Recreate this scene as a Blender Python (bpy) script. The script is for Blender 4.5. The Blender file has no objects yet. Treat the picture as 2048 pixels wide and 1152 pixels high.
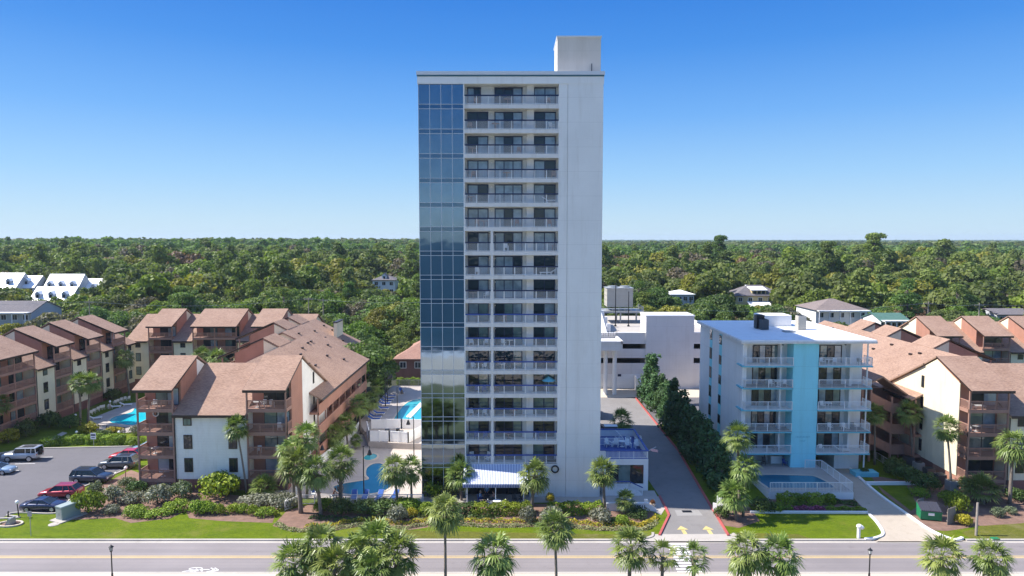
import bpy, bmesh, math, random
import numpy as np
from mathutils import Vector, Matrix, Euler
random.seed(7); RNG = np.random.default_rng(7)
C = bpy.context.scene.collection
PI = math.pi; R = math.radians

# ------------------------------------------------------------------ survey
# the site was measured from the photograph: 24 mm lens, 31 m up, 4.1 deg down
FOC = 2048*24/36; CAMZ = 31.0; PITCH = math.atan(98/FOC)
CP, SP = math.cos(PITCH), math.sin(PITCH)
def ray(px, py):
    u = (px-1024)/FOC; v = (576-py)/FOC
    return u, CP+v*SP, -SP+v*CP
def g(px, py, z=0.0):            # point of a level surface
    u, dy, dz = ray(px, py); t = (z-CAMZ)/dz
    return (u*t, dy*t)
def at(px, py, Y):               # point of a vertical plane across the view
    u, dy, dz = ray(px, py); t = Y/dy
    return Vector((u*t, Y, CAMZ+dz*t))
def lerp(a, b, t): return a+(b-a)*t
def sstep(a, b, x):
    t = min(1, max(0, (x-a)/(b-a))); return t*t*(3-2*t)
def terrain(x, y):
    return 7.0*sstep(165, 340, y)+5.5*sstep(40, -250, x)*sstep(280, 600, y)

# ------------------------------------------------------------------ helpers
def new_obj(name, data, parent=None, loc=None, rotz=None):
    o = bpy.data.objects.new(name, data); C.objects.link(o)
    if parent is not None: o.parent = parent
    if loc is not None: o.location = loc
    if rotz is not None: o.rotation_euler = (0, 0, rotz)
    return o
def thing(name, label, cat, loc=(0,0,0), rotz=0, group=None):
    o = new_obj(name, None, None, loc, rotz); o.empty_display_size = .3
    return tag(o, label, cat, group)
def tag(o, label, cat, group=None):
    o['label'] = label; o['category'] = cat
    if group: o['group'] = group
    return o
def setting(o, kind='structure'): o['kind'] = kind; return o
def dup(root, loc=None, rotz=None, label=None, group=None, scale=None):
    r = root.copy(); C.objects.link(r)
    if loc is not None: r.location = loc
    if rotz is not None: r.rotation_euler = (0, 0, rotz)
    if scale is not None: r.scale = (scale,)*3 if not hasattr(scale, '__len__') else scale
    if label: r['label'] = label
    if group: r['group'] = group
    for ch in list(root.children):
        c = ch.copy(); C.objects.link(c); c.parent = r
        for gch in list(ch.children):
            d = gch.copy(); C.objects.link(d); d.parent = c
    return r

class MB:
    def __init__(s): s.v=[]; s.f=[]; s.m=[]; s.mi=0
    def add(s, vs, fs):
        b = len(s.v); s.v.extend([tuple(p) for p in vs])
        for f in fs: s.f.append(tuple(b+i for i in f)); s.m.append(s.mi)
        return s
    def box(s, x0,x1,y0,y1,z0,z1):
        return s.add([(x0,y0,z0),(x1,y0,z0),(x1,y1,z0),(x0,y1,z0),(x0,y0,z1),(x1,y0,z1),(x1,y1,z1),(x0,y1,z1)],
              [(0,3,2,1),(4,5,6,7),(0,1,5,4),(1,2,6,5),(2,3,7,6),(3,0,4,7)])
    def quad(s, *p): return s.add(p, [tuple(range(len(p)))])
    def prism(s, prof, a0, a1, axis):
        n = len(prof)
        if axis == 'x': q = [(a0,p[0],p[1]) for p in prof]+[(a1,p[0],p[1]) for p in prof]
        elif axis == 'y': q = [(p[0],a0,p[1]) for p in prof]+[(p[0],a1,p[1]) for p in prof]
        else: q = [(p[0],p[1],a0) for p in prof]+[(p[0],p[1],a1) for p in prof]
        return s.add(q, [tuple(range(n))[::-1], tuple(range(n, 2*n))]+[(i,(i+1)%n,n+(i+1)%n,n+i) for i in range(n)])
    def cyl(s, p0, p1, r0, r1=None, n=8, cap=True):
        if r1 is None: r1 = r0
        p0 = Vector(p0); p1 = Vector(p1); d = (p1-p0)
        if d.length < 1e-6: return s
        d.normalize(); u = d.orthogonal().normalized()
        if abs(d.z) < .95:
            u = Vector((0,0,1)).cross(d).normalized()
        w = d.cross(u); off = PI/4 if n == 4 else 0
        vs = []
        for p, r in ((p0,r0),(p1,r1)):
            for i in range(n):
                a = 2*PI*i/n+off; vs.append(p+(u*math.cos(a)+w*math.sin(a))*r)
        fs = [(i,(i+1)%n,n+(i+1)%n,n+i) for i in range(n)]
        if cap: fs += [tuple(range(n))[::-1], tuple(range(n,2*n))]
        return s.add(vs, fs)
    def bar(s, p0, p1, w): return s.cyl(p0, p1, w*.7071, None, 4, True)
    def tube(s, pts, r, n=6):
        for a, b in zip(pts[:-1], pts[1:]): s.cyl(a, b, r, None, n, True)
        return s
    def ball(s, c, r, n=10, m=6, sc=(1,1,1)):
        vs = [(c[0],c[1],c[2]-r*sc[2])]
        for j in range(1, m):
            t = PI*j/m-PI/2
            for i in range(n):
                a = 2*PI*i/n; vs.append((c[0]+r*sc[0]*math.cos(t)*math.cos(a), c[1]+r*sc[1]*math.cos(t)*math.sin(a), c[2]+r*sc[2]*math.sin(t)))
        vs.append((c[0],c[1],c[2]+r*sc[2])); fs = []
        for i in range(n):
            fs.append((0,1+(i+1)%n,1+i)); fs.append((len(vs)-1,1+(m-2)*n+i,1+(m-2)*n+(i+1)%n))
            for j in range(m-2):
                a = 1+j*n; fs.append((a+i,a+(i+1)%n,a+n+(i+1)%n,a+n+i))
        return s.add(vs, fs)
    def lathe(s, prof, c=(0,0,0), n=12):
        vs = [(c[0]+r*math.cos(2*PI*i/n), c[1]+r*math.sin(2*PI*i/n), c[2]+z) for r, z in prof for i in range(n)]
        fs = [(j*n+i,j*n+(i+1)%n,(j+1)*n+(i+1)%n,(j+1)*n+i) for j in range(len(prof)-1) for i in range(n)]
        fs += [tuple(range(n))[::-1], tuple(range((len(prof)-1)*n, len(prof)*n))]
        return s.add(vs, fs)
    def loft(s, rings, cap=True, closed=True):
        n = len(rings[0]); vs = [p for r in rings for p in r]; fs = []
        for j in range(len(rings)-1):
            for i in range(n if closed else n-1): fs.append((j*n+i,j*n+(i+1)%n,(j+1)*n+(i+1)%n,(j+1)*n+i))
        if cap: fs += [tuple(range(n))[::-1], tuple(range((len(rings)-1)*n, len(rings)*n))]
        return s.add(vs, fs)
    def xform(s, mat): s.v = [tuple(mat @ Vector(p)) for p in s.v]; return s
    def mesh(s, name, mats, smooth=False):
        me = bpy.data.meshes.new(name); me.from_pydata(s.v, [], s.f)
        mats = mats if isinstance(mats, (list,tuple)) else [mats]
        for m in mats: me.materials.append(m)
        if len(mats) > 1: me.polygons.foreach_set('material_index', s.m)
        bm = bmesh.new(); bm.from_mesh(me); bmesh.ops.recalc_face_normals(bm, faces=bm.faces); bm.to_mesh(me); bm.free()
        if smooth: me.polygons.foreach_set('use_smooth', [True]*len(me.polygons))
        me.update(); return me
    def build(s, name, mats, parent=None, smooth=False, loc=None, rotz=None):
        return new_obj(name, s.mesh(name, mats, smooth), parent, loc, rotz)

def railing(mb, p0, p1, h=1.0, ps=1.35, ks=.13, pw=.06, kw=.025, low=.09, top=.05):
    p0 = Vector(p0); p1 = Vector(p1); L = (p1-p0).length; up = Vector((0,0,1))
    n = max(1, round(L/ps)); k = max(1, round(L/ks))
    for i in range(n+1): q = p0.lerp(p1, i/n); mb.bar(q, q+up*h, pw)
    for i in range(k): q = p0.lerp(p1, (i+.5)/k); mb.bar(q+up*low, q+up*(h-.03), kw)
    mb.bar(p0+up*low, p1+up*low, .045)
    if top: mb.bar(p0+up*h, p1+up*h, top)

# ------------------------------------------------------------------ materials
def nodes(name):
    m = bpy.data.materials.new(name); m.use_nodes = True; nt = m.node_tree
    return m, nt, nt.nodes, nt.links, nt.nodes['Principled BSDF']
def col4(c): return (c[0], c[1], c[2], 1)
def mixc(nt, fac, a, b, blend='MIX'):
    n = nt.nodes.new('ShaderNodeMix'); n.data_type = 'RGBA'; n.blend_type = blend
    for sock, v in ((n.inputs[0], fac), (n.inputs[6], a), (n.inputs[7], b)):
        if hasattr(v, 'is_linked') or hasattr(v, 'links'): nt.links.new(v, sock)
        elif isinstance(v, (int, float)): sock.default_value = v
        else: sock.default_value = col4(v)
    return n.outputs[2]
def coords(nt, scale=(1,1,1), kind='Object'):
    tc = nt.nodes.new('ShaderNodeTexCoord'); mp = nt.nodes.new('ShaderNodeMapping')
    mp.inputs['Scale'].default_value = scale; nt.links.new(tc.outputs[kind], mp.inputs[0]); return mp.outputs[0]
def noise(nt, vec, scale, detail=3, rough=.55):
    n = nt.nodes.new('ShaderNodeTexNoise'); n.inputs['Scale'].default_value = scale
    n.inputs['Detail'].default_value = detail; n.inputs['Roughness'].default_value = rough
    nt.links.new(vec, n.inputs['Vector']); return n.outputs[0]
def ramp(nt, fac, lo, hi):
    n = nt.nodes.new('ShaderNodeMapRange'); n.inputs[1].default_value = lo; n.inputs[2].default_value = hi
    nt.links.new(fac, n.inputs[0]); return n.outputs[0]
def bumpn(nt, h, bs, strength=.3, dist=.05):
    b = nt.nodes.new('ShaderNodeBump'); b.inputs['Strength'].default_value = strength; b.inputs['Distance'].default_value = dist
    nt.links.new(h, b.inputs['Height']); nt.links.new(b.outputs[0], bs.inputs['Normal'])
def M(name, c, rough=.7, metal=0, var=.12, vs=.6, fine=8, bump=0, spec=.4, kind='Object', stain=None):
    m, nt, N, L, bs = nodes(name)
    v = coords(nt, kind=kind)
    a = ramp(nt, noise(nt, v, vs, 4, .6), .3, .7)
    b = ramp(nt, noise(nt, v, fine, 3), .3, .7)
    lo = [x*(1-var) for x in c]; hi = [min(1, x*(1+var)) for x in c]
    col = mixc(nt, a, lo, hi)
    col = mixc(nt, .35, col, mixc(nt, b, [x*(1-var) for x in c], [min(1, x*(1+var)) for x in c]))
    if stain:
        s = ramp(nt, noise(nt, coords(nt, (1,1,.18), kind), .9, 4, .65), .52, .75)
        col = mixc(nt, s, col, mixc(nt, 1.0, col, stain, 'MULTIPLY'))
    L.new(col, bs.inputs['Base Color']); bs.inputs['Roughness'].default_value = rough
    bs.inputs['Metallic'].default_value = metal; bs.inputs['Specular IOR Level'].default_value = spec
    if bump: bumpn(nt, noise(nt, v, fine*3, 3), bs, bump, .03)
    return m
def shingle(name, a, b, c):
    m, nt, N, L, bs = nodes(name)
    v = coords(nt)
    br = N.new('ShaderNodeTexBrick'); L.new(v, br.inputs['Vector'])
    br.inputs['Scale'].default_value = 1.0; br.inputs['Brick Width'].default_value = .42; br.inputs['Row Height'].default_value = .2
    br.inputs['Mortar Size'].default_value = .012; br.inputs['Color1'].default_value = col4(a); br.inputs['Color2'].default_value = col4(b)
    br.inputs['Mortar'].default_value = col4([x*.55 for x in a]); br.inputs['Bias'].default_value = -.1
    n1 = ramp(nt, noise(nt, v, .35, 5, .65), .3, .7); n2 = ramp(nt, noise(nt, coords(nt, (1,2.2,2.2)), 2.6, 3), .35, .65)
    col = mixc(nt, n1, br.outputs[0], mixc(nt, .55, br.outputs[0], c))
    col = mixc(nt, n2, mixc(nt, 1.0, col, (.82,.8,.8), 'MULTIPLY'), mixc(nt, 1.0, col, (1.12,1.1,1.08), 'MULTIPLY'))
    L.new(col, bs.inputs['Base Color']); bs.inputs['Roughness'].default_value = .9; bs.inputs['Specular IOR Level'].default_value = .25
    bumpn(nt, br.outputs[1], bs, .5, .02); return m
def siding(name, c, pitch=.2, var=.06):
    m, nt, N, L, bs = nodes(name)
    v = coords(nt); sx = N.new('ShaderNodeSeparateXYZ'); L.new(v, sx.inputs[0])
    md = N.new('ShaderNodeMath'); md.operation = 'PINGPONG'; md.inputs[1].default_value = pitch; L.new(sx.outputs[2], md.inputs[0])
    fr = N.new('ShaderNodeMath'); fr.operation = 'MODULO'; fr.inputs[1].default_value = pitch; L.new(sx.outputs[2], fr.inputs[0])
    line = ramp(nt, fr.outputs[0], 0, .03)
    n1 = ramp(nt, noise(nt, v, .5, 4), .3, .7); n2 = ramp(nt, noise(nt, coords(nt, (1,1,.15)), 1.4, 4, .7), .5, .8)
    col = mixc(nt, n1, [x*(1-var) for x in c], [min(1,x*(1+var)) for x in c])
    col = mixc(nt, n2, col, mixc(nt, 1.0, col, (.86,.84,.8), 'MULTIPLY'))
    col = mixc(nt, line, mixc(nt, 1.0, col, (.8,.79,.78), 'MULTIPLY'), col)
    L.new(col, bs.inputs['Base Color']); bs.inputs['Roughness'].default_value = .75; bs.inputs['Specular IOR Level'].default_value = .3
    bumpn(nt, fr.outputs[0], bs, .6, .05); return m
def plaster(name, c, pitch=2.82, off=0.0, brick=True, var=.05):
    m, nt, N, L, bs = nodes(name)
    v = coords(nt); sx = N.new('ShaderNodeSeparateXYZ'); L.new(v, sx.inputs[0])
    ad = N.new('ShaderNodeMath'); ad.operation = 'ADD'; ad.inputs[1].default_value = 50-off; L.new(sx.outputs[2], ad.inputs[0])
    fr = N.new('ShaderNodeMath'); fr.operation = 'MODULO'; fr.inputs[1].default_value = pitch; L.new(ad.outputs[0], fr.inputs[0])
    line = ramp(nt, fr.outputs[0], .01, .07)
    n1 = ramp(nt, noise(nt, v, .22, 5, .65), .3, .7)
    n2 = ramp(nt, noise(nt, coords(nt, (1.2,1.2,.1)), .9, 5, .7), .5, .82)
    fc = N.new('ShaderNodeMath'); fc.operation = 'MODULO'; fc.inputs[1].default_value = .2; L.new(ad.outputs[0], fc.inputs[0])
    course = ramp(nt, fc.outputs[0], 0, .03)
    col = mixc(nt, n1, [x*(1-var) for x in c], [min(1,x*(1+var)) for x in c])
    col = mixc(nt, n2, col, mixc(nt, 1.0, col, (.86,.84,.81), 'MULTIPLY'))
    col = mixc(nt, line, mixc(nt, 1.0, col, (.86,.86,.86), 'MULTIPLY'), col)
    if brick: col = mixc(nt, course, mixc(nt, 1.0, col, (.95,.95,.95), 'MULTIPLY'), col)
    L.new(col, bs.inputs['Base Color']); bs.inputs['Roughness'].default_value = .85; bs.inputs['Specular IOR Level'].default_value = .3
    bumpn(nt, noise(nt, v, 14, 3), bs, .15, .03); return m
def leafmat(name, a, b, hv=.05, vv=.5, trans=.25, rough=.6):
    m, nt, N, L, bs = nodes(name)
    at_ = N.new('ShaderNodeAttribute'); at_.attribute_name = 'tint'
    oi = N.new('ShaderNodeObjectInfo')
    col = mixc(nt, at_.outputs['Fac'], a, b)
    hs = N.new('ShaderNodeHueSaturation'); L.new(col, hs.inputs['Color'])
    h = N.new('ShaderNodeMapRange'); h.inputs[3].default_value = .5-hv*.6; h.inputs[4].default_value = .5+hv*.4; L.new(oi.outputs['Random'], h.inputs[0]); L.new(h.outputs[0], hs.inputs['Hue'])
    ml = N.new('ShaderNodeMath'); ml.operation = 'MULTIPLY'; ml.inputs[1].default_value = 7.31; L.new(oi.outputs['Random'], ml.inputs[0])
    fr = N.new('ShaderNodeMath'); fr.operation = 'FRACT'; L.new(ml.outputs[0], fr.inputs[0])
    va = N.new('ShaderNodeMapRange'); va.inputs[3].default_value = 1-vv*.5; va.inputs[4].default_value = 1+vv*.5; L.new(fr.outputs[0], va.inputs[0]); L.new(va.outputs[0], hs.inputs['Value'])
    L.new(hs.outputs[0], bs.inputs['Base Color']); bs.inputs['Roughness'].default_value = rough; bs.inputs['Specular IOR Level'].default_value = .3
    tr = N.new('ShaderNodeBsdfTranslucent'); L.new(mixc(nt, 1.0, hs.outputs[0], (1.0,1.1,.5), 'MULTIPLY'), tr.inputs[0])
    mx = N.new('ShaderNodeMixShader'); mx.inputs[0].default_value = trans
    L.new(bs.outputs[0], mx.inputs[1]); L.new(tr.outputs[0], mx.inputs[2]); L.new(mx.outputs[0], N['Material Output'].inputs[0])
    return m
def glassmat(name, c, rough=.04, metal=0.0, wob=.02, ws=.7, spec=.6, curtain=None, stripes=6.0):
    m, nt, N, L, bs = nodes(name)
    v = coords(nt)
    if curtain:
        w = N.new('ShaderNodeTexWave'); w.inputs['Scale'].default_value = stripes; w.inputs['Distortion'].default_value = 1.5
        L.new(coords(nt, (1,1,.02)), w.inputs[0])
        n = ramp(nt, noise(nt, v, .8, 2), .35, .65)
        col = mixc(nt, w.outputs['Fac'], [x*.55 for x in curtain], curtain); col = mixc(nt, n, col, mixc(nt, .5, col, c))
        L.new(col, bs.inputs['Base Color'])
    else:
        n = ramp(nt, noise(nt, v, .5, 2), .3, .7)
        L.new(mixc(nt, n, [x*.94 for x in c], [x*1.06 for x in c]), bs.inputs['Base Color'])
    bs.inputs['Roughness'].default_value = rough; bs.inputs['Metallic'].default_value = metal; bs.inputs['Specular IOR Level'].default_value = spec
    if curtain: bs.inputs['Coat Weight'].default_value = 1.0; bs.inputs['Coat Roughness'].default_value = .03
    if wob: bumpn(nt, noise(nt, v, ws, 2), bs, wob, 1.0)
    return m
def stripesmat(name, a, b, per, duty, axis=0, rough=.7):
    m, nt, N, L, bs = nodes(name)
    sx = N.new('ShaderNodeSeparateXYZ'); L.new(coords(nt), sx.inputs[0])
    ad = N.new('ShaderNodeMath'); ad.operation = 'ADD'; ad.inputs[1].default_value = 100; L.new(sx.outputs[axis], ad.inputs[0])
    fr = N.new('ShaderNodeMath'); fr.operation = 'MODULO'; fr.inputs[1].default_value = per; L.new(ad.outputs[0], fr.inputs[0])
    gt = N.new('ShaderNodeMath'); gt.operation = 'GREATER_THAN'; gt.inputs[1].default_value = per*duty; L.new(fr.outputs[0], gt.inputs[0])
    L.new(mixc(nt, gt.outputs[0], a, b), bs.inputs['Base Color']); bs.inputs['Roughness'].default_value = rough; return m
def waterm(name, a, b, scale=1.2, bump=.08, rough=.05):
    m, nt, N, L, bs = nodes(name); v = coords(nt)
    L.new(mixc(nt, ramp(nt, noise(nt, v, scale*.3, 3), .3, .7), a, b), bs.inputs['Base Color'])
    bs.inputs['Roughness'].default_value = rough; bumpn(nt, noise(nt, v, scale*2, 3), bs, bump, .2); return m
def lawnm(name, a, b, dry):
    m, nt, N, L, bs = nodes(name); v = coords(nt, kind='Object')
    n1 = ramp(nt, noise(nt, coords(nt, (.5,1.4,1)), .5, 5, .65), .35, .65); n2 = ramp(nt, noise(nt, coords(nt, (.7,1.6,1)), 4.5, 4, .7), .3, .7); n3 = ramp(nt, noise(nt, v, .16, 4, .7), .52, .72)
    col = mixc(nt, n1, a, b); col = mixc(nt, n2, mixc(nt, 1.0, col, (.62,.66,.6), 'MULTIPLY'), mixc(nt, 1.0, col, (1.25,1.2,1.1), 'MULTIPLY'))
    col = mixc(nt, n3, col, dry)
    L.new(col, bs.inputs['Base Color']); bs.inputs['Roughness'].default_value = .9; bs.inputs['Specular IOR Level'].default_value = .15
    bumpn(nt, noise(nt, v, 9, 4, .7), bs, .9, .12); return m

mt = {}
mt['stucco'] = plaster('tower_stucco', (.76,.75,.715), 2.82, 4.19)
mt['stucco_w'] = plaster('white_stucco', (.82,.8,.77), 2.9, .6)
mt['garage'] = plaster('garage_concrete', (.72,.69,.66), 3.0, 0, False)
mt['pent'] = plaster('penthouse_stucco', (.6,.545,.48), 2.82, 4.19, False)
mt['slab'] = M('balcony_slab', (.7,.67,.63), .8, var=.07, stain=(.8,.78,.74))
mt['coping'] = M('metal_coping', (.62,.63,.64), .45, var=.05)
mt['teal'] = M('teal_trim', (.05,.13,.17), .5)
mt['navy'] = M('navy_paint', (.012,.022,.07), .45)
mt['blue'] = M('blue_paint', (.03,.075,.3), .5, var=.1)
mt['white'] = M('white_paint', (.8,.79,.77), .45, var=.05)
mt['vinyl'] = M('white_vinyl', (.82,.81,.79), .5, var=.04, stain=(.9,.89,.86))
mt['turq'] = plaster('turquoise_stucco', (.3,.73,.8), 2.9, .6, True, .05)
mt['turq_trim'] = M('turquoise_trim', (.16,.5,.58), .6, var=.08)
mt['roofw'] = M('white_roof_membrane', (.8,.79,.78), .6, var=.06, vs=.2, stain=(.86,.86,.86))
mt['shingle'] = shingle('brown_shingles', (.33,.212,.152), (.27,.168,.12), (.41,.28,.21))
mt['shingle2'] = shingle('grey_shingles', (.16,.15,.16), (.12,.115,.125), (.2,.18,.18))
mt['shingle3'] = shingle('taupe_shingles', (.22,.18,.165), (.18,.15,.14), (.26,.21,.19))
mt['shingle4'] = shingle('pink_shingles', (.36,.2,.15), (.3,.17,.125), (.42,.26,.2))
mt['greenroof'] = shingle('green_shingles', (.08,.17,.14), (.06,.14,.115), (.1,.2,.17))
mt['cream'] = siding('cream_siding', (.78,.69,.5))
mt['pale'] = siding('pale_siding', (.84,.81,.74))
mt['brown'] = siding('brown_siding', (.4,.2,.14), .25, .08)
mt['brownp'] = M('brown_painted_wood', (.35,.195,.145), .65, var=.15, stain=(.8,.8,.8))
mt['brick'] = siding('brick_skirt', (.22,.105,.085), .09, .12)
mt['frame'] = M('dark_bronze_frame', (.035,.022,.018), .4)
mt['dglass'] = glassmat('dark_glass', (.016,.024,.03), wob=.05)
mt['cglass'] = glassmat('curtained_glass', (.03,.05,.06), curtain=(.4,.5,.58), wob=.05)
mt['gglass'] = glassmat('green_curtained_glass', (.02,.05,.045), curtain=(.2,.29,.27), wob=.05)
mt['tglass'] = glassmat('curtain_wall_glass', (.185,.235,.285), .05, 1.0, .012, .35)
mt['tglass2'] = glassmat('spandrel_glass', (.12,.165,.215), .07, 1.0, .02, .5)
mt['tglass3'] = glassmat('pale_curtain_wall_glass', (.225,.285,.34), .06, 1.0, .015, .4)
mt['mull'] = M('aluminium_mullion', (.6,.62,.64), .4, .0, var=.04)
mt['black'] = M('black_metal', (.012,.012,.014), .4)
mt['grey'] = M('grey_metal', (.35,.36,.36), .5, .3)
mt['dgrey'] = M('dark_grey_metal', (.09,.095,.1), .5, .3)
mt['tan'] = M('beige_metal', (.45,.42,.36), .5)
mt['asphalt'] = M('asphalt', (.125,.118,.125), .9, var=.13, vs=.12, fine=30, bump=.3, stain=(.86,.86,.86))
mt['road'] = M('road_asphalt', (.236,.21,.206), .9, var=.12, vs=.13, fine=40, bump=.3)
_m = mt['road']; _nt = _m.node_tree; _b = _nt.nodes['Principled BSDF']; _src = _b.inputs['Base Color'].links[0].from_socket
_w = ramp(_nt, noise(_nt, coords(_nt, (.012,1.1,1)), 1.0, 3, .6), .35, .65)      # worn wheel lanes along the road
_c = mixc(_nt, _w, mixc(_nt, 1.0, _src, (.87,.87,.88), 'MULTIPLY'), mixc(_nt, 1.0, _src, (1.05,1.04,1.03), 'MULTIPLY'))
_p = ramp(_nt, noise(_nt, coords(_nt, (.25,.5,1)), 1.0, 5, .75), .6, .68)        # darker patches and drips
_nt.links.new(mixc(_nt, _p, _c, mixc(_nt, 1.0, _c, (.86,.85,.85), 'MULTIPLY')), _b.inputs['Base Color'])
mt['drive'] = M('old_driveway_asphalt', (.215,.2,.19), .9, var=.16, vs=.2, fine=25, bump=.3, stain=(.85,.84,.84))
mt['conc'] = M('concrete', (.42,.38,.335), .85, var=.1, vs=.3, fine=12, bump=.2, stain=(.86,.85,.83))
mt['concl'] = M('pale_concrete', (.52,.45,.36), .85, var=.08, vs=.3, fine=12, bump=.2)
mt['paver'] = M('stone_pavers', (.4,.35,.31), .8, var=.16, vs=.5, fine=5, bump=.2)
mt['redp'] = M('red_kerb_paint', (.42,.095,.085), .6, var=.25)
mt['paintw'] = M('road_paint_white', (.74,.73,.71), .7, var=.12, fine=10)
mt['painty'] = M('road_paint_yellow', (.62,.44,.17), .7, var=.15, fine=10)
mt['painty2'] = M('worn_yellow_paint', (.56,.45,.18), .7, var=.2, fine=5)
mt['sand'] = M('beach_sand', (.68,.6,.49), .9, var=.1, vs=.1)
mt['foam'] = M('surf_foam', (.75,.78,.8), .6, var=.3, vs=.08, fine=.5)
mt['sea'] = waterm('sea_water', (.008,.035,.05), (.012,.055,.07), .15, .5, .3); mt['sea'].node_tree.nodes['Principled BSDF'].inputs['Specular IOR Level'].default_value = .12
mt['drivec'] = M('beige_drive_concrete', (.43,.365,.29), .85, var=.1, vs=.25, fine=12, bump=.2, stain=(.86,.85,.83))
mt['floor'] = M('forest_floor', (.045,.05,.025), .95, var=.4, vs=.08)
mt['mulch'] = M('pine_mulch', (.2,.12,.088), .95, var=.35, vs=1.2, fine=14, bump=.6)
mt['lawn'] = lawnm('lawn_grass', (.09,.14,.004), (.13,.18,.005), (.17,.17,.03))
mt['lawn2'] = lawnm('verge_grass', (.11,.12,.02), (.15,.15,.025), (.2,.17,.08))
mt['pool'] = waterm('pool_water_blue', (.012,.12,.2), (.02,.16,.25))
mt['pool2'] = waterm('pool_water_turquoise', (.0,.4,.5), (.01,.5,.6))
mt['pool3'] = waterm('pool_water_teal', (.03,.3,.36), (.05,.38,.42))
mt['tile'] = M('pool_tile', (.05,.13,.2), .4)
mt['trunk'] = M('bark', (.14,.115,.095), .95, var=.3, vs=2, fine=9, bump=.8)
mt['ptrunk'] = M('palm_bark', (.2,.165,.135), .95, var=.3, vs=3, fine=11, bump=.9)
mt['boot'] = M('palm_boots', (.27,.21,.16), .95, var=.35, vs=3, fine=9, bump=.9)
mt['oak'] = leafmat('oak_leaves', (.068,.112,.028), (.19,.255,.07), .07, .6, .42)
mt['oaky'] = leafmat('yellow_green_leaves', (.14,.165,.02), (.27,.285,.045), .05, .4, .35)
mt['oakg'] = leafmat('grey_green_leaves', (.1,.095,.055), (.2,.175,.105), .05, .4, .35)
mt['pine'] = leafmat('pine_needles', (.068,.125,.03), (.18,.26,.06), .06, .5, .4)
mt['oakb'] = leafmat('bright_green_leaves', (.09,.16,.02), (.19,.28,.035), .04, .3, .35)
mt['oakr'] = leafmat('rusty_leaves', (.13,.09,.045), (.27,.18,.1), .04, .3, .35)
mt['palm'] = leafmat('palm_fronds', (.065,.12,.02), (.29,.35,.095), .03, .3, .25, .4)
mt['palmd'] = leafmat('dry_fronds', (.2,.17,.08), (.32,.28,.15), .02, .3, .2)
mt['bush'] = leafmat('bright_shrub_leaves', (.1,.165,.012), (.27,.36,.03), .03, .3)
mt['bushd'] = leafmat('dark_shrub_leaves', (.045,.085,.018), (.12,.18,.045), .04, .3)
mt['bushg'] = leafmat('silver_shrub_leaves', (.13,.14,.09), (.32,.32,.24), .03, .25)
mt['bushv'] = leafmat('variegated_shrub_leaves', (.05,.09,.03), (.3,.33,.2), .03, .25)
mt['bushy'] = leafmat('yellow_shrub_leaves', (.22,.2,.015), (.46,.4,.03), .03, .3)
mt['cyp'] = leafmat('cypress_leaves', (.036,.085,.032), (.1,.19,.065), .03, .3)
mt['flower'] = leafmat('yellow_flowers', (.15,.2,.03), (.6,.45,.03), .02, .1)
mt['flowerw'] = leafmat('pale_border_leaves', (.12,.16,.05), (.42,.4,.2), .02, .1)
mt['flowerp'] = leafmat('purple_flowers', (.1,.03,.07), (.5,.12,.25), .02, .1)
mt['tyre'] = M('tyre_rubber', (.015,.015,.016), .9)
mt['rim'] = M('alloy_rim', (.5,.5,.52), .3, .8)
mt['carglass'] = glassmat('car_glass', (.01,.014,.018), .03, wob=0)
mt['lampw'] = M('frosted_globe', (.85,.84,.82), .3, var=.02)
mt['redl'] = M('tail_light_red', (.35,.01,.01), .2)
mt['woodg'] = M('weathered_wood', (.28,.24,.2), .9, var=.25, vs=1, fine=8, bump=.4)
mt['cushion'] = M('blue_cushion', (.03,.1,.36), .8)
mt['skin'] = M('skin', (.5,.28,.19), .6)
mt['skin2'] = M('tanned_skin', (.26,.12,.075), .6)
mt['hair'] = M('dark_hair', (.03,.02,.015), .7)
def paint(name, c, metal=.3):
    m, nt, N, L, bs = nodes(name)
    bs.inputs['Base Color'].default_value = col4(c); bs.inputs['Roughness'].default_value = .35; bs.inputs['Metallic'].default_value = metal
    bs.inputs['Coat Weight'].default_value = 1; bs.inputs['Coat Roughness'].default_value = .04; return m
# ------------------------------------------------------------------ camera, light, sky
scn = bpy.context.scene
cam = bpy.data.cameras.new('camera'); cam.lens = 24; cam.sensor_width = 36; cam.clip_end = 20000; cam.clip_start = .5
co = new_obj('camera', cam, None, (0, 0, CAMZ)); co.rotation_euler = (PI/2-PITCH, 0, 0); scn.camera = co
SUN = Vector((-1, .12, 1.125)).normalized(); SEL = math.asin(SUN.z); SAZ = math.atan2(SUN.x, SUN.y)
sl = bpy.data.lights.new('sun', 'SUN'); sl.energy = 4.4; sl.angle = R(.53); sl.color = (1, .95, .88)
so = new_obj('sun', sl, None, (-60, 0, 90)); so.rotation_euler = (-SUN).to_track_quat('-Z', 'Y').to_euler()
w = bpy.data.worlds.new('World'); scn.world = w; w.use_nodes = True
wt = w.node_tree; sk = wt.nodes.new('ShaderNodeTexSky'); sk.sky_type = 'NISHITA'; sk.sun_disc = False
sk.sun_elevation = SEL; sk.sun_rotation = SAZ % (2*PI); sk.altitude = 0; sk.air_density = 1.0; sk.dust_density = .35; sk.ozone_density = 2.6
EXPO = 1.0
bg = wt.nodes['Background']; bg.inputs[1].default_value = .122
tc = wt.nodes.new('ShaderNodeTexCoord'); sx = wt.nodes.new('ShaderNodeSeparateXYZ'); wt.links.new(tc.outputs['Generated'], sx.inputs[0])
cr = wt.nodes.new('ShaderNodeValToRGB'); wt.links.new(sx.outputs[2], cr.inputs[0])      # the air's colour by height above the horizon
kk = 1/(2**EXPO*.122)
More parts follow.
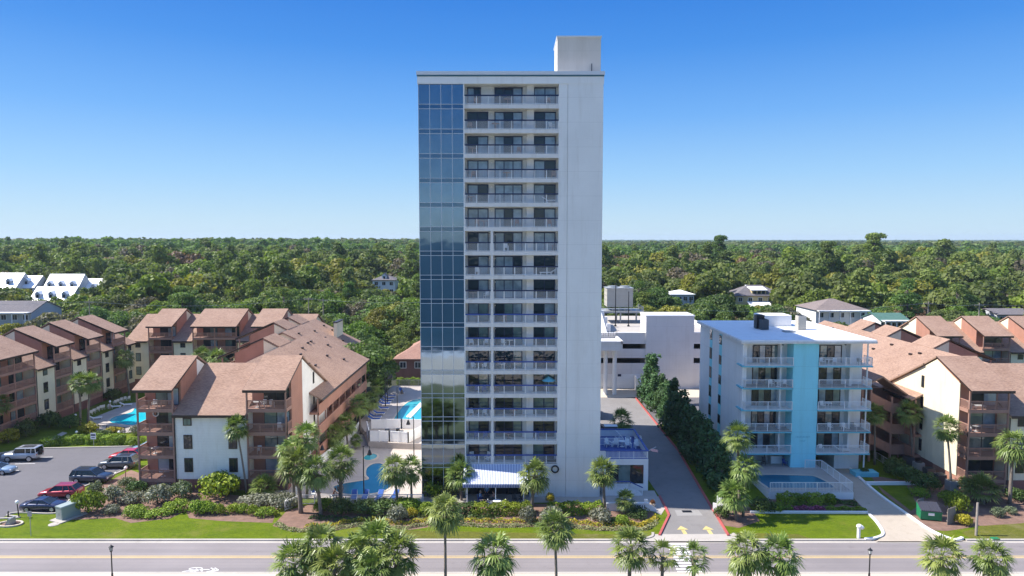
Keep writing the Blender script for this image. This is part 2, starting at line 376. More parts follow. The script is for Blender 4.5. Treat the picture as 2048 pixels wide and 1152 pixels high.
stops = [(0,(.56,.75,.88)),(.03,(.5,.71,.89)),(.09,(.33,.6,.92)),(.17,(.16,.43,.9)),(.26,(.055,.28,.8)),(.34,(.02,.2,.72)),(.6,(.03,.2,.7))]
while len(cr.color_ramp.elements) < len(stops): cr.color_ramp.elements.new(.5)
for e_, (p_, c_) in zip(cr.color_ramp.elements, stops): e_.position = p_; e_.color = (c_[0], c_[1], c_[2], 1)
mu = mixc(wt, 1.0, cr.outputs[0], (1,1,1), 'MULTIPLY'); sc_ = wt.nodes.new('ShaderNodeVectorMath'); sc_.operation = 'SCALE'; sc_.inputs['Scale'].default_value = kk; wt.links.new(cr.outputs[0], sc_.inputs[0])
fz = wt.nodes.new('ShaderNodeMapRange'); fz.inputs[1].default_value = .34; fz.inputs[2].default_value = .62; fz.inputs[3].default_value = .93; fz.inputs[4].default_value = 0; wt.links.new(sx.outputs[2], fz.inputs[0])
wt.links.new(mixc(wt, fz.outputs[0], mixc(wt, 1.0, sk.outputs[0], (.88,1.0,1.2), 'MULTIPLY'), sc_.outputs[0]), bg.inputs[0])
scn.view_settings.view_transform = 'Standard'; scn.view_settings.look = 'None'; scn.view_settings.exposure = EXPO; scn.view_settings.gamma = 1
scn.render.engine = 'CYCLES'
try:
    scn.cycles.max_bounces = 6; scn.cycles.transparent_max_bounces = 8; scn.cycles.use_denoising = True; scn.cycles.sample_clamp_indirect = 6
except Exception: pass

# ------------------------------------------------------------------ setting: ground, road, lawns, paving
def sheet(name, pts, z, m, kind='structure'):
    mb = MB(); mb.quad(*[(p[0], p[1], z) for p in pts]); o = mb.build(name, m); return setting(o, kind)
def G(pts, z=.1): return [g(x, y, z) for x, y in pts]
def grid_ground():
    xs = sorted(set([s*v for v in (0,40,80,120,160,200,260,330,420,540,700,900,1200,1700,2400,3400,5000) for s in (-1,1)]))
    ys = [14,30,45,60,80,100,130,150,165,180,200,220,240,260,280,300,320,340,380,420,480,560,640,720,800,900,1100,1500,2200,3200,4500,7000]
    vs = [(x,y,terrain(x,y)-.03) for y in ys for x in xs]; n = len(xs)
    fs = [(j*n+i,j*n+i+1,(j+1)*n+i+1,(j+1)*n+i) for j in range(len(ys)-1) for i in range(n-1)]
    mb = MB(); mb.add(vs, fs); setting(mb.build('ground', mt['floor'], None, True))
grid_ground()
sheet('beach', [(-900,-18),(900,-18),(900,16),(-900,16)], -.01, mt['sand'])
sheet('dune_ground', [(-400,16.001),(400,16.001),(400,57.4),(-400,57.4)], .0, M('dune_scrub', (.15,.165,.075), .95, var=.5, vs=.12, fine=2))
sheet('surf', [(-900,-26),(900,-26),(900,-18.001),(-900,-18.001)], -.03, mt['foam'])
sheet('sea', [(-7000,-7000),(7000,-7000),(7000,-26.001),(-7000,-26.001)], -.05, mt['sea'])
KY0, KY1 = 61.45, 68.25
sheet('road', [(-200,KY0),(200,KY0),(200,KY1),(-200,KY1)], .0, mt['road'])
mb = MB()
for y in (64.45, 64.78): mb.box(-200,200,y,y+.13,.002,.006)
setting(mb.build('yellow_road_line', mt['painty']))
sheet('gutter', [(-200,67.75),(200,67.75),(200,68.2),(-200,68.2)], .004, mt['conc'])
sheet('pavement', [(-200,57.4),(200,57.4),(200,61.1),(-200,61.1)], .13, mt['concl'])
mb = MB(); mb.box(-200,200,61.1,61.42,-.1,.14)
setting(mb.build('near_kerb', mt['conc']))
# left and right property lawns
DX0, DX1 = 14.9, 23.1         # central driveway mouth
EX0, EX1 = 37.9, 45.6         # driveway of the turquoise building
mb = MB()
for a, b in ((-200,DX0-.9),(DX1+.9,EX0-.9),(EX1+1.2,200)): mb.box(a,b,68.2,68.48,-.1,.13)
setting(mb.build('far_kerb', mt['conc']))
sheet('lawn', [(-160,68.48),(160,68.48),(160,112),(-160,112)], .1, mt['lawn'])
sheet('driveway_apron', [(DX0-2,67.9),(DX1+2,67.9),(DX1+.5,69.6),(DX0-.1,69.6)], .118, mt['conc'])
dl = [(1319,1071),(1338,1031),(1331,1016),(1319,993)]; dr = [(1457,1072),(1422,1014),(1357,902),(1271.5,797)]
pl = [g(*p,.11) for p in dl]+[(17.0,100),(11,104),(11,136)]; pr = [g(*p,.11) for p in dr]
sheet('driveway', pl+pr[::-1], .114, mt['drive'])
def ribbon(name, pts, z0, z1, wdt, m):
    mb = MB()
    for i in range(len(pts)-1):
        a = Vector((*pts[i],0)); b = Vector((*pts[i+1],0)); d = (b-a).normalized(); n = Vector((-d.y,d.x,0))*wdt/2
        mb.prism([(a+n)[:2],(a-n)[:2],(b-n)[:2],(b+n)[:2]], z0, z1, 'z')
    return setting(mb.build(name, m))
def smooth_path(pts, k=6):
    out = []
    for i in range(len(pts)-1):
        p0 = pts[max(0,i-1)]; p1 = pts[i]; p2 = pts[i+1]; p3 = pts[min(len(pts)-1,i+2)]
        for j in range(k):
            t = j/k; out.append(tuple(.5*((2*p1[q])+(-p0[q]+p2[q])*t+(2*p0[q]-5*p1[q]+4*p2[q]-p3[q])*t*t+(-p0[q]+3*p1[q]-3*p2[q]+p3[q])*t**3) for q in range(len(p1))))
    out.append(tuple(pts[-1])); return out
ribbon('red_kerb', pr, .05, .26, .24, mt['redp'])
ribbon('red_kerb', pl[:4], .05, .25, .24, mt['redp'])
ribbon('kerb_return', smooth_path([(DX0-.05,69.9),(DX0-.35,69),(DX0-1.4,68.4)]), .0, .2, .28, mt['conc'])
ribbon('kerb_return', smooth_path([(DX1+.1,69.7),(DX1+.5,68.9),(DX1+1.6,68.4)]), .0, .2, .28, mt['conc'])
sheet('entrance_path', [g(1255,998,.1),g(1319,993,.1),g(1331,1016,.1),g(1322,1030,.1),g(1308,1024,.1),(11,79),(11,82)], .122, mt['conc'])
mb = MB()      # worn arrows, drain
for cx, cy in ((1366,1060),(1417,1060)):
    x, y = g(cx, cy, .12)
    mb.quad(*[(x+a, y+b, .119) for a, b in ((-.2,-1),(.22,-1),(.2,.2),(-.2,.15))]); mb.quad(*[(x+a, y+b, .119) for a, b in ((-.62,.1),(.6,.12),(.02,1.05))])
setting(mb.build('driveway_arrows', mt['painty2']))
x, y = g(1374,1023,.11); mb = MB(); mb.box(x-.55,x+.55,y-.3,y+.3,.1,.122)
for i in range(7): mb.box(x-.5,x+.5,y-.27+i*.08,y-.235+i*.08,.122,.13)
setting(mb.build('drain_grate', mt['black']))
x, y = g(1374,1026,.11); sheet('driveway_patch', [(x-1.3,y-.8),(x+1.6,y-.7),(x+1.5,y+.8),(x-1.2,y+.75)], .1165, M('driveway_patch', (.285,.27,.255), .9))
mb = MB()      # crossing bars
rows = [(1334,1377,1088.5),(1336,1377,1093.5),(1338,1378,1098.7),(1341,1380,1104),(1343,1383,1109),(1346,1386,1114.5),(1347,1390,1120),(1349,1395,1126),(1350,1400,1132),(1352,1403,1138),(1355,1405,1144)]
for a, b, yy in rows:
    x0, y0 = g(a, yy, 0); x1, _ = g(b, yy, 0); mb.box(x0,x1,y0-.17,y0+.17,.002,.009)
setting(mb.build('crosswalk_bars', mt['paintw']))
mb = MB()      # shared lane bicycle and chevrons
def strip2(pts, wd):
    for a, b in zip(pts[:-1], pts[1:]):
        a = Vector((*a,0)); b = Vector((*b,0)); d = (b-a).normalized(); n = Vector((-d.y,d.x,0))*wd/2
        mb.quad(*[(q.x,q.y,.006) for q in (a+n,a-n,b-n,b+n)])
bx, by = g(396,1141,0)
for cx, cy in ((-.35,.32),(-.75,-.32)): strip2([(bx+cx+.62*math.cos(t*PI/9), by+cy+.24*math.sin(t*PI/9)) for t in range(19)], .1)
strip2([(bx-.35,by+.32),(bx+.2,by+.02),(bx-.75,by-.32)], .1); strip2([(bx-.4,by+.0),(bx+.2,by+.02),(bx+.45,by+.2),(bx+1.0,by+.2)], .1); strip2([(bx+.2,by+.02),(bx+.5,by-.12)], .14)
for q in (1.0,1.35): strip2([(bx+q,by+.5),(bx+q+.55,by+.05),(bx+q-.3,by-.4)], .13)
setting(mb.build('bike_lane_symbol', mt['paintw']))
bx, by = g(2005,1147,0); mb = MB()
for q in (0,.4): strip2([(bx+q,by+.35),(bx+q-.5,by),(bx+q,by-.35)], .13)
setting(mb.build('bike_lane_symbol', mt['paintw']))
# right driveway
rd = [g(1640,938,.1), g(1700,938,.1), g(1750,985,.1), g(1813,1029,.1), g(1860,1064,.1), g(1905,1081,.1), (47,67.9), (37.5,67.9)]
rl = smooth_path([g(1763,1076,.1), g(1768,1062,.1), g(1738,1029,.1), g(1700,988,.1)], 5)
sheet('driveway', [g(1640,938,.1), g(1697,935,.1), g(1752,985,.1), g(1812,1027,.1), g(1860,1060,.1), g(1915,1081,.1), (47.4,67.9), (37.2,67.9)]+rl, .113, mt['drivec'])
ribbon('white_kerb', smooth_path([(46.6,68.6), g(1905,1080,.1), g(1858,1060,.1), g(1812,1028,.1), g(1752,985,.1), g(1697,936,.1)]), .05, .27, .3, mt['white'])
ribbon('white_kerb', smooth_path([(36.4,68.4),(37.6,68.6), g(1766,1068,.1), g(1754,1046,.1), g(1738,1029,.1)]), .02, .24, .28, mt['white'])
sheet('verge', [(-12.4,68.5),(14,68.5),(14.2,69.4),(-12.4,70.6)], .104, mt['lawn2'])
sheet('verge', [(23.6,68.5),(31,68.5),(30,69.6),(23.6,70)], .104, mt['lawn2'])
sheet('verge', [(47.4,68.5),(70,68.5),(70,72.5),(52,72.2),(47.4,70)], .104, mt['lawn2'])
# car park
pk = G([(-500,1046),(0,1038),(14,1031),(36,1026),(118,1026),(140,998),(165,975),(215,955),(262,935),(290,903),(284,893),(60,898),(-30,912),(-500,1000)])
sheet('car_park', pk, .116, mt['asphalt'])
ribbon('car_park_kerb', smooth_path(pk[0:6]), .05, .22, .2, mt['conc'])
ribbon('car_park_kerb', pk[5:11], .05, .22, .2, mt['conc'])
ribbon('car_park_kerb', pk[10:13], .05, .24, .25, mt['conc'])
mb = MB()
for a, b in (((163,968),(222,962)),((196,938),(242,940)),((205,962),(232,944)),((130,995),(175,993)),((70,915),(105,914)),((30,928),(70,927)),((0,943),(38,941))):
    p = Vector((*g(*a,.11),0)); q = Vector((*g(*b,.11),0)); d = (q-p).normalized(); n = Vector((-d.y,d.x,0))*.06
    mb.quad(*[(k.x,k.y,.12) for k in (p+n,p-n,q-n,q+n)])
setting(mb.build('parking_lines', mt['paintw']))
# beds and decks
def bed(pts, z=.106, m='mulch', name='mulch_bed'): return sheet(name, G(pts), z, mt[m])
bed([(140,1040),(230,1036),(262,1046),(340,1037),(372,1022),(378,1036),(440,1042),(545,1046),(560,1000),(420,985),(330,965),(262,940),(160,992),(128,1030)])
bed([(545,1052),(600,1064),(660,1063),(740,1050),(820,1060),(900,1048),(1000,1056),(1120,1052),(1200,1062),(1290,1060),(1318,1040),(1306,1024),(1200,1010),(900,1004),(640,1004),(575,1020)], .108)
bed([(1420,1018),(1441,1050),(1478,1056),(1520,1042),(1500,1015),(1440,1000)], .107)
bed([(1500,1008),(1530,1026),(1738,1028),(1720,1000),(1560,985)], .109)
bed([(1850,1060),(1895,1062),(1960,1052),(2150,1040),(2150,985),(1900,960),(1800,960),(1740,950),(1765,985),(1812,1022)], .107)
sheet('side_lawn', G([(1752,968),(1812,968),(1835,1012),(1822,1022)]), .1105, mt['lawn'])
sheet('side_lawn', G([(1728,928),(1758,928),(1778,955),(1740,952)]), .1105, mt['lawn'])
sheet('courtyard_grass', [(-78,96),(-46,100),(-46,142),(-78,142)], .05, mt['lawn'])
sheet('garden_path', G([(70,892),(85,892),(135,866),(125,864)]), .121, mt['conc'])
# pool decks and water
def water(name, pts, z, m, tile=None):
    p = smooth_path(pts+[pts[0]], 5)[:-1]; sheet(name, p, z, mt[m])
    ribbon('pool_coping', p+[p[0]], z-.05, z+.035, .32, mt['concl'])
ta = [(-27.2,79.3),(-11,79.3),(-11,146),(-26,146)]
sheet('pool_deck', [(-29.5,79.6),(-10.9,79.6),(-10.9,103),(-22,103),(-25.6,110),(-26.5,98),(-28,88)], .12, mt['paver'])
kid = [(664,974),(672,984),(690,989),(728,990),(764,984),(782,974),(788,958),(778,940),(764,927),(746,927),(732,936),(730,950),(735,958),(715,962),(690,966),(672,970)]
water('swimming_pool', G(kid,.13), .135, 'pool')
a, b = g(741,914,.13); water('spa_pool', [(a+1.05*math.cos(t*PI/5), b+1.6*math.sin(t*PI/5)) for t in range(10)], .135, 'pool3')
UD = 1.0   # the upper deck stands a metre higher
mb = MB(); mb.prism([(-25.2,110),(-22.8,104.4),(-21.3,99.3),(-15.2,98.5),(-12.6,98.4),(-12.6,101.6),(-10.9,101.6),(-10.9,138),(-24.5,138)], -.1, UD, 'z'); setting(mb.build('upper_pool_deck', mt['paver']))
sp = [(786,838),(802,815),(820,802),(846,797),(880,797),(900,805),(880,842),(830,845),(800,845)]
water('swimming_pool', G(sp,UD), UD+.012, 'pool3')
mb = MB(); q = [g(*k,UD) for k in ((812,834),(822,836),(848,808),(840,806))]; mb.prism(q, UD-.05, UD+.1, 'z'); setting(mb.build('pool_walkway', mt['vinyl']))
sheet('pool_deck', G([(196,862),(250,866),(330,858),(330,800),(262,806),(225,820),(180,838),(182,850)]), .118, mt['paver'])
lp = [(216,841),(226,834),(245,829),(262,824),(268,817),(285,813),(320,812),(320,838),(290,847),(262,851),(240,849),(222,846)]
water('swimming_pool', G(lp,.12), .13, 'pool2')
mb = MB(); mb.prism([(30.5,79.2),(40.6,79.2),(40.6,90),(30.5,90)], -.1, .98, 'z'); o = mb.build('raised_pool_deck', [mt['paver'], mt['white']])
for p in o.data.polygons: p.material_index = 0 if abs(p.normal.z) > .5 else 1
setting(o)
water('swimming_pool', [(30.9,80.4),(38,80.4),(39.2,81),(38.6,84.4),(37,85),(31,85)], .995, 'pool')
ribbon('planter_edge', G([(1500,1026),(1735,1027)]), .05, .35, .25, mt['white'])
sheet('garage_forecourt', [(10,131.5),(52,131.5),(52,141),(10,141)], .124, mt['concl'])
sheet('side_yard', [(24.5,112),(52,112),(52,131.5),(24.5,131.5)], .117, mt['asphalt'])

# ------------------------------------------------------------------ the hotel tower
FL0, FH = 4.19, 2.82
TW = thing('hotel_tower', 'tall pale high-rise hotel tower with stacked balconies and a blue glass corner', 'hotel tower', (0, 80, 0))
S = mt['stucco']
mb = MB(); mb.box(-10.83,10.5,1.6,33,0,49.7); mb.box(5.4,6.42,0,1.6,4.19,48.8); mb.box(2.1,6.42,0,1.6,0,4.19); mb.box(6.45,10.52,-.035,1.6,0,48.8); mb.box(-5.62,-5.5,-.02,1.6,0,48.8)
mb.build('wall', S, TW)
mb = MB(); mb.box(-10.9,10.58,-.07,1.6,48.8,49.62); mb.build('parapet', S, TW)
mb = MB(); mb.box(-10.93,10.6,-.12,33.1,49.62,49.8); mb.build('roof_band', mt['teal'], TW)
mb = MB(); mb.box(-10.98,10.66,-.18,33.1,49.8,50.2); mb.build('coping', mt['coping'], TW)
mb = MB(); mb.box(5.3,10.38,1.5,7,50.2,54.45); ph = mb.build('lift_penthouse', mt['pent'], TW)
mb = MB(); mb.box(5.2,10.47,1.4,7.1,54.45,54.62); mb.build('roof_cap', mt['coping'], ph)
mb = MB(); mb.cyl((9.3,1.3,50.2),(9.3,1.3,51.4),.06); mb.build('vent_pipe', mt['dgrey'], TW)
XD = -2.35
doors = lambda k: [((-5.2,-2.85) if k < 15 else (-5.2,-3.7), 2), ((-2.0,1.18), 3), ((2.62,5.1), 2)]
for k in range(16):
    z = FL0+FH*k
    bal = MB(); bal.box(-5.5,5.4,-.02,1.6,z-.47,z)
    if k < 10: bal.box(XD-.14,XD+.14,.0,1.6,z,z+FH-.47)
    bal.box(1.72,2.56,.9,1.6,z,z+FH-.47)
    b = bal.build('balcony', mt['slab'], TW)
    for x0, x1 in (((-5.46,XD-.16),(XD+.16,5.36)) if k < 10 else ((-5.46,5.36),)):
        rl_ = MB(); railing(rl_, (x0,.06,z), (x1,.06,z), .95, 1.36, .125, .055, .022, .08, 0); rl_.build('railing', mt['white'], b)
    for x0, x1 in (((-5.48,XD-.15),(XD+.15,5.38)) if k < 10 else ((-5.48,5.38),)):
        hr = MB(); hr.box(x0,x1,-.01,.13,z+.95,z+1.09); hr.build('handrail', mt['blue'] if k < 7 else mt['navy'], b)
    for lx in ((-2.42-.28, XD+.3) if k < 10 else (XD-.05,)):
        lm = MB(); lm.ball((lx,1.52,z+1.95), .1, 8, 5); lm.build('wall_lamp', mt['lampw'], b)
    rr = random.Random(100+k)
    for (x0, x1), n in doors(k):
        fr = MB(); h = 2.12; t = .07
        fr.box(x0-t,x1+t,1.5,1.59,z+h,z+h+.12)
        for i in range(n+1): xx = lerp(x0,x1,i/n); fr.box(xx-.05,xx+.05,1.49,1.59,z,z+h)
        fr.box(x0,x1,1.5,1.59,z+.0,z+.06)
        if k < 7: fr.box(x0,x1,1.51,1.585,z+.92,z+.98)
        f = fr.build('sliding_door', mt['navy'], TW)
        for i in range(n):
            pn = MB(); a = lerp(x0,x1,i/n)+.05; c = lerp(x0,x1,(i+1)/n)-.05; pn.box(a,c,1.53+.015*(i%2),1.585,z+.06,z+h)
            r_ = rr.random(); m_ = 'dglass' if r_ < .34 else ('cglass' if (r_ < .85 or k > 6) else 'gglass')
            if k < 6 and r_ > .3: m_ = 'gglass' if r_ < .62 else 'dglass'
            pn.build('pane', mt[m_], f)
# curtain wall, one glazed row per storey
zr = [0.75]+[FL0+FH*k-.5 for k in range(16)]+[48.78]
xs = [-10.8+i*1.296 for i in range(5)]
for k in range(17):
    z0, z1 = zr[k], zr[k+1]; split = z0+.52 if k else z0+.02
    gp = MB()
    for i in range(4): gp.box(xs[i]+.025,xs[i+1]-.025,.12,1.6,split+.03,z1-.03)
    gl = gp.build('glass_panels', mt['tglass3'] if k in (11,12,6) else mt['tglass'], TW)
    if k:
        sp_ = MB()
        for i in range(4): sp_.box(xs[i]+.025,xs[i+1]-.025,.121,1.6,z0+.03,split-.03)
        sp_.build('spandrel', mt['tglass2'], gl)
    ml_ = MB()
    for i in range(5): ml_.box(xs[i]-.024,xs[i]+.024,.03,1.6,z0,z1)
    for zz in ((z0, split) if k else (z0,)): ml_.box(xs[0],xs[4],.04,1.6,zz-.024,zz+.024)
    ml_.build('mullion', mt['mull'], gl)
mb = MB(); mb.box(-10.83,-5.62,.02,1.6,0,.75); mb.build('plinth', mt['dgrey'], TW)
# ground floor glazing, awning
sf = MB(); sf.box(-5.5,2.1,.9,1.6,0,3.75)
for i in range(7): x = -5.5+i*7.6/6; sf.box(x-.04,x+.04,.8,1.6,0,3.75)
sf.box(-5.5,2.1,.82,1.6,1.0,1.08); f = sf.build('storefront', mt['frame'], TW)
for i in range(6):
    x = -5.5+i*7.6/6; p_ = MB(); p_.box(x+.05,x+1.2,.86,1.6,.06,3.6); p_.build('pane', mt['dglass'], f)
cv = MB(); ax0, ax1 = -5.72, 1.85
cv.prism([(-.01,4.12),(-2.85,2.72),(-2.85,2.67),(-.01,4.07)], ax0, ax1, 'x'); cv.prism([(-2.85,2.72),(-2.88,2.3),(-2.85,2.3),(-2.82,2.7)], ax0, ax1, 'x')
aw = cv.build('awning', stripesmat('awning_stripes', (.03,.06,.3), (.74,.76,.8), .19, .34), TW)
vb = MB()
vb.box(ax0,ax1,-2.89,-2.87,2.32,2.62); vb.build('valance', stripesmat('valance_stripes', (.035,.07,.28), (.7,.7,.74), .19, .72), aw)
for x in (-5.2,-1.9,1.35):
    p_ = MB(); p_.cyl((x,-2.8,0),(x,-2.8,2.68),.055); p_.build('awning_post', mt['white'], aw)
mb = MB(); mb.box(3.9,4.75,-.03,.1,.1,2.15); mb.build('door', mt['white'], TW)
# ring of hose hung on the wall
hs_ = MB()
for i in range(24):
    a, b_ = 2*PI*i/24, 2*PI*(i+1)/24; c0 = Vector((5.15,-.14,3.55))
    hs_.cyl(c0+Vector((.4*math.cos(a),0,.4*math.sin(a))), c0+Vector((.4*math.cos(b_),0,.4*math.sin(b_))), .09, None, 7)
o = hs_.build('hose_coil', mt['black'], None, False, (0,80,0)); tag(o, 'black coiled hose ring hanging on the pale tower wall right of the awning', 'hose')
mb = MB(); mb.prism([(-11,78.2),(17.5,78.2),(17.5,82),(-11,82)], 0, .125, 'z'); setting(mb.build('terrace_paving', mt['conc']))

# terrace block at the tower's right
TB = thing('terrace_annex', 'two-level annex with a blue sun deck and glazed porch beside the tower', 'annex', (10.52, 82, 0))
W_, D_, TZ = 6.2, 9.6, 4.1
mb = MB(); mb.box(0,W_,0.0,.35,3.35,TZ); mb.box(W_-.55,W_,0,.5,0,3.35); mb.box(0,1.0,0,.4,0,3.35); mb.box(1,W_-.55,0,.35,0,.95); mb.box(0,W_-.02,2.2,D_,0,TZ-.06); mb.box(W_-.4,W_,.5,D_,0,TZ); mb.box(0,.9,-.1,0,3.35,5.15)
mb.build('wall', mt['stucco_w'], TB)
mb = MB(); mb.box(0,W_,.02,D_,TZ,TZ+.05); mb.build('deck_floor', mt['blue'], TB)
sf = MB()
for i in range(4): x = 1.0+i*(W_-1.55)/3; sf.box(x-.05,x+.05,.2,.3,.95,3.35)
sf.box(1,W_-.55,.2,.3,.95,1.03); f = sf.build('porch_glazing', mt['frame'], TB)
for i in range(3):
    x = 1.0+i*(W_-1.55)/3; p_ = MB(); p_.box(x+.06,x+(W_-1.55)/3-.06,.23,.27,1.0,3.3); p_.build('pane', mt['gglass' if i == 1 else 'dglass'], f)
rr_ = MB(); railing(rr_, (.95,.08,TZ+.05), (W_-.08,.08,TZ+.05), .9, 1.7, .15, .07, .04, .08, 0); railing(rr_, (0,5.4,TZ+.05), (4.0,5.4,TZ+.05), .95, 1.9, .15, .09, .04)
railing(rr_, (4.0,5.4,TZ+.05), (3.5,9.2,TZ+.05), .95, 1.9, .5); rr_.build('railing', mt['white'], TB)
mb = MB(); mb.box(W_-.14,W_-.02,.1,D_,TZ+.05,TZ+.95); mb.box(0,W_,D_-.12,D_,TZ+.05,TZ+.95); mb.build('parapet', mt['stucco_w'], TB)
mb = MB(); mb.box(.9,W_+.04,-.02,.16,TZ+.95,TZ+1.06); mb.box(W_-.2,W_+.04,.16,D_,TZ+.95,TZ+1.06); mb.box(0,W_-.2,D_-.2,D_+.05,TZ+.95,TZ+1.06); mb.box(0,.95,-.12,.02,5.15,5.26); mb.build('handrail', mt['blue'], TB)
mb = MB(); mb.box(.4,3.6,-1.7,-.01,0,.9); mb.prism([(3.6,0),(5.2,0),(5.2,.15),(3.6,.9)], -1.7, -.5, 'y'); pf = mb.build('porch_steps', mt['stucco_w'], TB)
rr_ = MB(); railing(rr_, (.45,-1.62,.9), (3.6,-1.62,.9), .9, 1.6, .16, .07, .035); railing(rr_, (3.6,-1.62,.9), (5.2,-1.62,.15), .9, 1.6, .2, .07, .035); rr_.build('railing', mt['white'], pf)
mb = MB(); mb.box(.4,3.65,-1.7,-1.55,1.8,1.9); mb.prism([(3.6,1.8),(5.25,1.05),(5.25,1.15),(3.6,1.9)], -1.7,-1.55,'y'); mb.build('handrail', mt['blue'], pf)

# ------------------------------------------------------------------ turquoise and white apartment building
TQ = thing('apartment_block', 'six-storey white apartment block with a turquoise central pier and white balconies', 'apartment block', (30.2, 88, 0))
BH, BF = 2.9, 2.95   # storey height and first balcony level
WB, DB = 16.5, 20.6
X1, X2 = 6.45, 9.75
mb = MB(); mb.box(0,WB,2.1,DB,2.6,17.55); mb.box(0,.5,.4,2.1,2.6,17.5); mb.box(0,7,2.6,DB,0,2.6); mb.box(13.2,WB,2.1,8,0,2.6); mb.box(0,WB,12,DB,0,2.6)
mb.box(WB-2.2,WB-1.9,.9,2.1,2.6,17.5); mb.box(X1-1.3,X1-1.05,1.1,2.1,2.6,17.5)
mb.build('wall', mt['stucco_w'], TQ)
mb = MB(); mb.box(X1,X2,0,2.1,0,17.5); mb.build('central_pier', mt['turq'], TQ)
mb = MB(); mb.box(-.45,WB+.5,-.5,DB+.4,17.5,17.95); rf = mb.build('roof', mt['roofw'], TQ)
mb = MB(); mb.box(-.5,WB+.55,-.56,DB+.45,17.53,17.78); mb.build('fascia', mt['slab'], rf)
mb = MB(); mb.box(7.2,11.6,13.5,17,17.95,19.6); mb.build('roof_hut', mt['stucco_w'], TQ)
for y, x, kind in ((6.9,0,0),(9.5,0,1)): pass
sd = MB()
for y in (9.3,14.0): sd.box(-.03,.06,y,y+1.25,.0,17.45)
sd.build('turquoise_strip', mt['turq'], TQ)
for k in range(6):
    z = .4+BH*k
    for y, h in ((9.35,1.3),(14.05,1.7)):
        wn = MB(); wn.box(-.07,-.03,y+.02,y+1.13,z+.9,z+.9+h); f = wn.build('window', mt['frame'], TQ)
        p_ = MB(); p_.box(-.085,-.07,y+.1,y+.55,z+1,z+.8+h); p_.box(-.085,-.07,y+.62,y+1.06,z+1,z+.8+h); p_.build('pane', mt['dglass'], f)
gr_ = MB()
for k in range(5):
    z = BF+BH*k
    for bi, (x0, x1, dx0, dx1, n) in enumerate(((0.1,X1,1.9,5.2,4),(X2,WB,X2+.1,X2+3.9,4))):
        sl_ = MB(); sl_.box(x0-(.35 if bi == 0 else 0),x1+(.25 if bi else 0),-.25,2.1,z-.2,z-.03); b = sl_.build('balcony', mt['turq_trim'], TQ)
        fl = MB(); fl.box(x0,x1,-.2,2.1,z-.03,z+.01); fl.build('balcony_floor', mt['dgrey'] if k % 2 else mt['slab'], b)
        rl_ = MB(); xa = x0 if bi == 0 else x0+.05; xb = x1-.05 if bi == 0 else x1+.15
        railing(rl_, (xa,-.16,z), (xb,-.16,z), 1.05, 1.6, .15, .055, .03, .07, .06)
        if bi: railing(rl_, (xb,-.16,z), (xb,2.0,z), 1.05, 1.6, .15, .055, .03, .07, .06)
        else: railing(rl_, (xa,-.16,z), (xa,.5,z), 1.05, 1.6, .15, .055, .03, .07, .06)
        rl_.build('railing', mt['white'], b)
        fr = MB(); h = 2.3
        for i in range(n+1): xx = lerp(dx0,dx1,i/n); fr.box(xx-.05,xx+.05,2.0,2.1,z,z+h)
        fr.box(dx0,dx1,2.0,2.1,z+h,z+h+.1); f = fr.build('sliding_door', mt['black'], TQ)
        for i in range(n):
            p_ = MB(); p_.box(lerp(dx0,dx1,i/n)+.05,lerp(dx0,dx1,(i+1)/n)-.05,2.04,2.09,z+.03,z+h); p_.build('pane', mt[('dglass','gglass','dglass','cglass')[(i*3+k+bi*2)%4]], f)
        lm = MB(); lm.ball((x1-1.0 if bi == 0 else x1-2.8,1.1,z+2.55), .14, 8, 5, (1,1,.6)); lm.build('ceiling_lamp', mt['dgrey'], b)
dn = MB()
for k in range(6): dn.box(-.05,.12,.28,.45,.4+BH*k,17.4) if k == 0 else None
dn.build('downpipe', mt['white'], TQ); dn = MB(); dn.box(WB-.12,WB+.02,.6,.75,0,17.4); dn.build('downpipe', mt['white'], TQ)
gd = MB(); gd.box(X2,13.2,9,9.2,0,2.6); gd.build('garage_back', mt['dgrey'], TQ)
sg = MB(); sg.box(X2+2.3,X2+3.7,2.4,2.45,2.0,2.15); sg.build('clearance_bar', mt['white'], TQ)
lt = MB()    # small raised letters, too weathered to read
for row, n, z in ((0,10,5.0),(1,4,4.45)):
    for i in range(n):
        x = (X1+X2)/2-.12+(i-(n-1)/2)*.19; lt.box(x-.06,x-.025,-.03,.0,z,z+.2)
        if i % 2: lt.box(x-.025,x+.05,-.03,.0,z+.16,z+.2)
        if i % 3: lt.box(x-.025,x+.05,-.03,.0,z,z+.035)
lt.build('name_lettering', mt['turq_trim'], TQ)
# rooftop condensers
def ac_unit(label, loc, s=1.0, m='dgrey', rot=0, group=None, h=1.0):
    t = thing('condenser_unit', label, 'air conditioner', loc, rot, group)
    b = MB(); b.box(-.42*s,.42*s,-.42*s,.42*s,.06,h*s)
    for i in range(6): b.box(-.44*s,.44*s,-.44*s,.44*s,(.14+i*.13*h)*s,(.19+i*.13*h)*s)
    b.build('casing', mt[m], t)
    f = MB(); f.cyl((0,0,h*s),(0,0,h*s+.05),.36*s,None,14); f.build('fan_grille', mt['black'], t); return t
for lab, px, py, s, m, h in (('tall black condenser unit on the white roof, left of the roof hut',1518,657,1.35,'black',1.5),('squat black condenser unit touching the white roof hut',1527,659,1.3,'dgrey',1.15),('beige condenser unit on the white roof, right of the roof hut',1601,659,1.35,'tan',1.5)):
    x, y = g(px, py, 17.95); ac_unit(lab, (x,y,17.95), s, m, 0, None, h)
mb = MB(); mb.box(-.8,.8,-.6,.6,0,.16); mb.box(-.7,.7,-.5,.5,.16,.22); x, y = g(1578,664,17.95); o = mb.build('roof_hatch', mt['grey'], None, False, (x,y,17.95)); tag(o, 'flat grey roof hatch lying on the white roof in front of the hut', 'roof hatch')

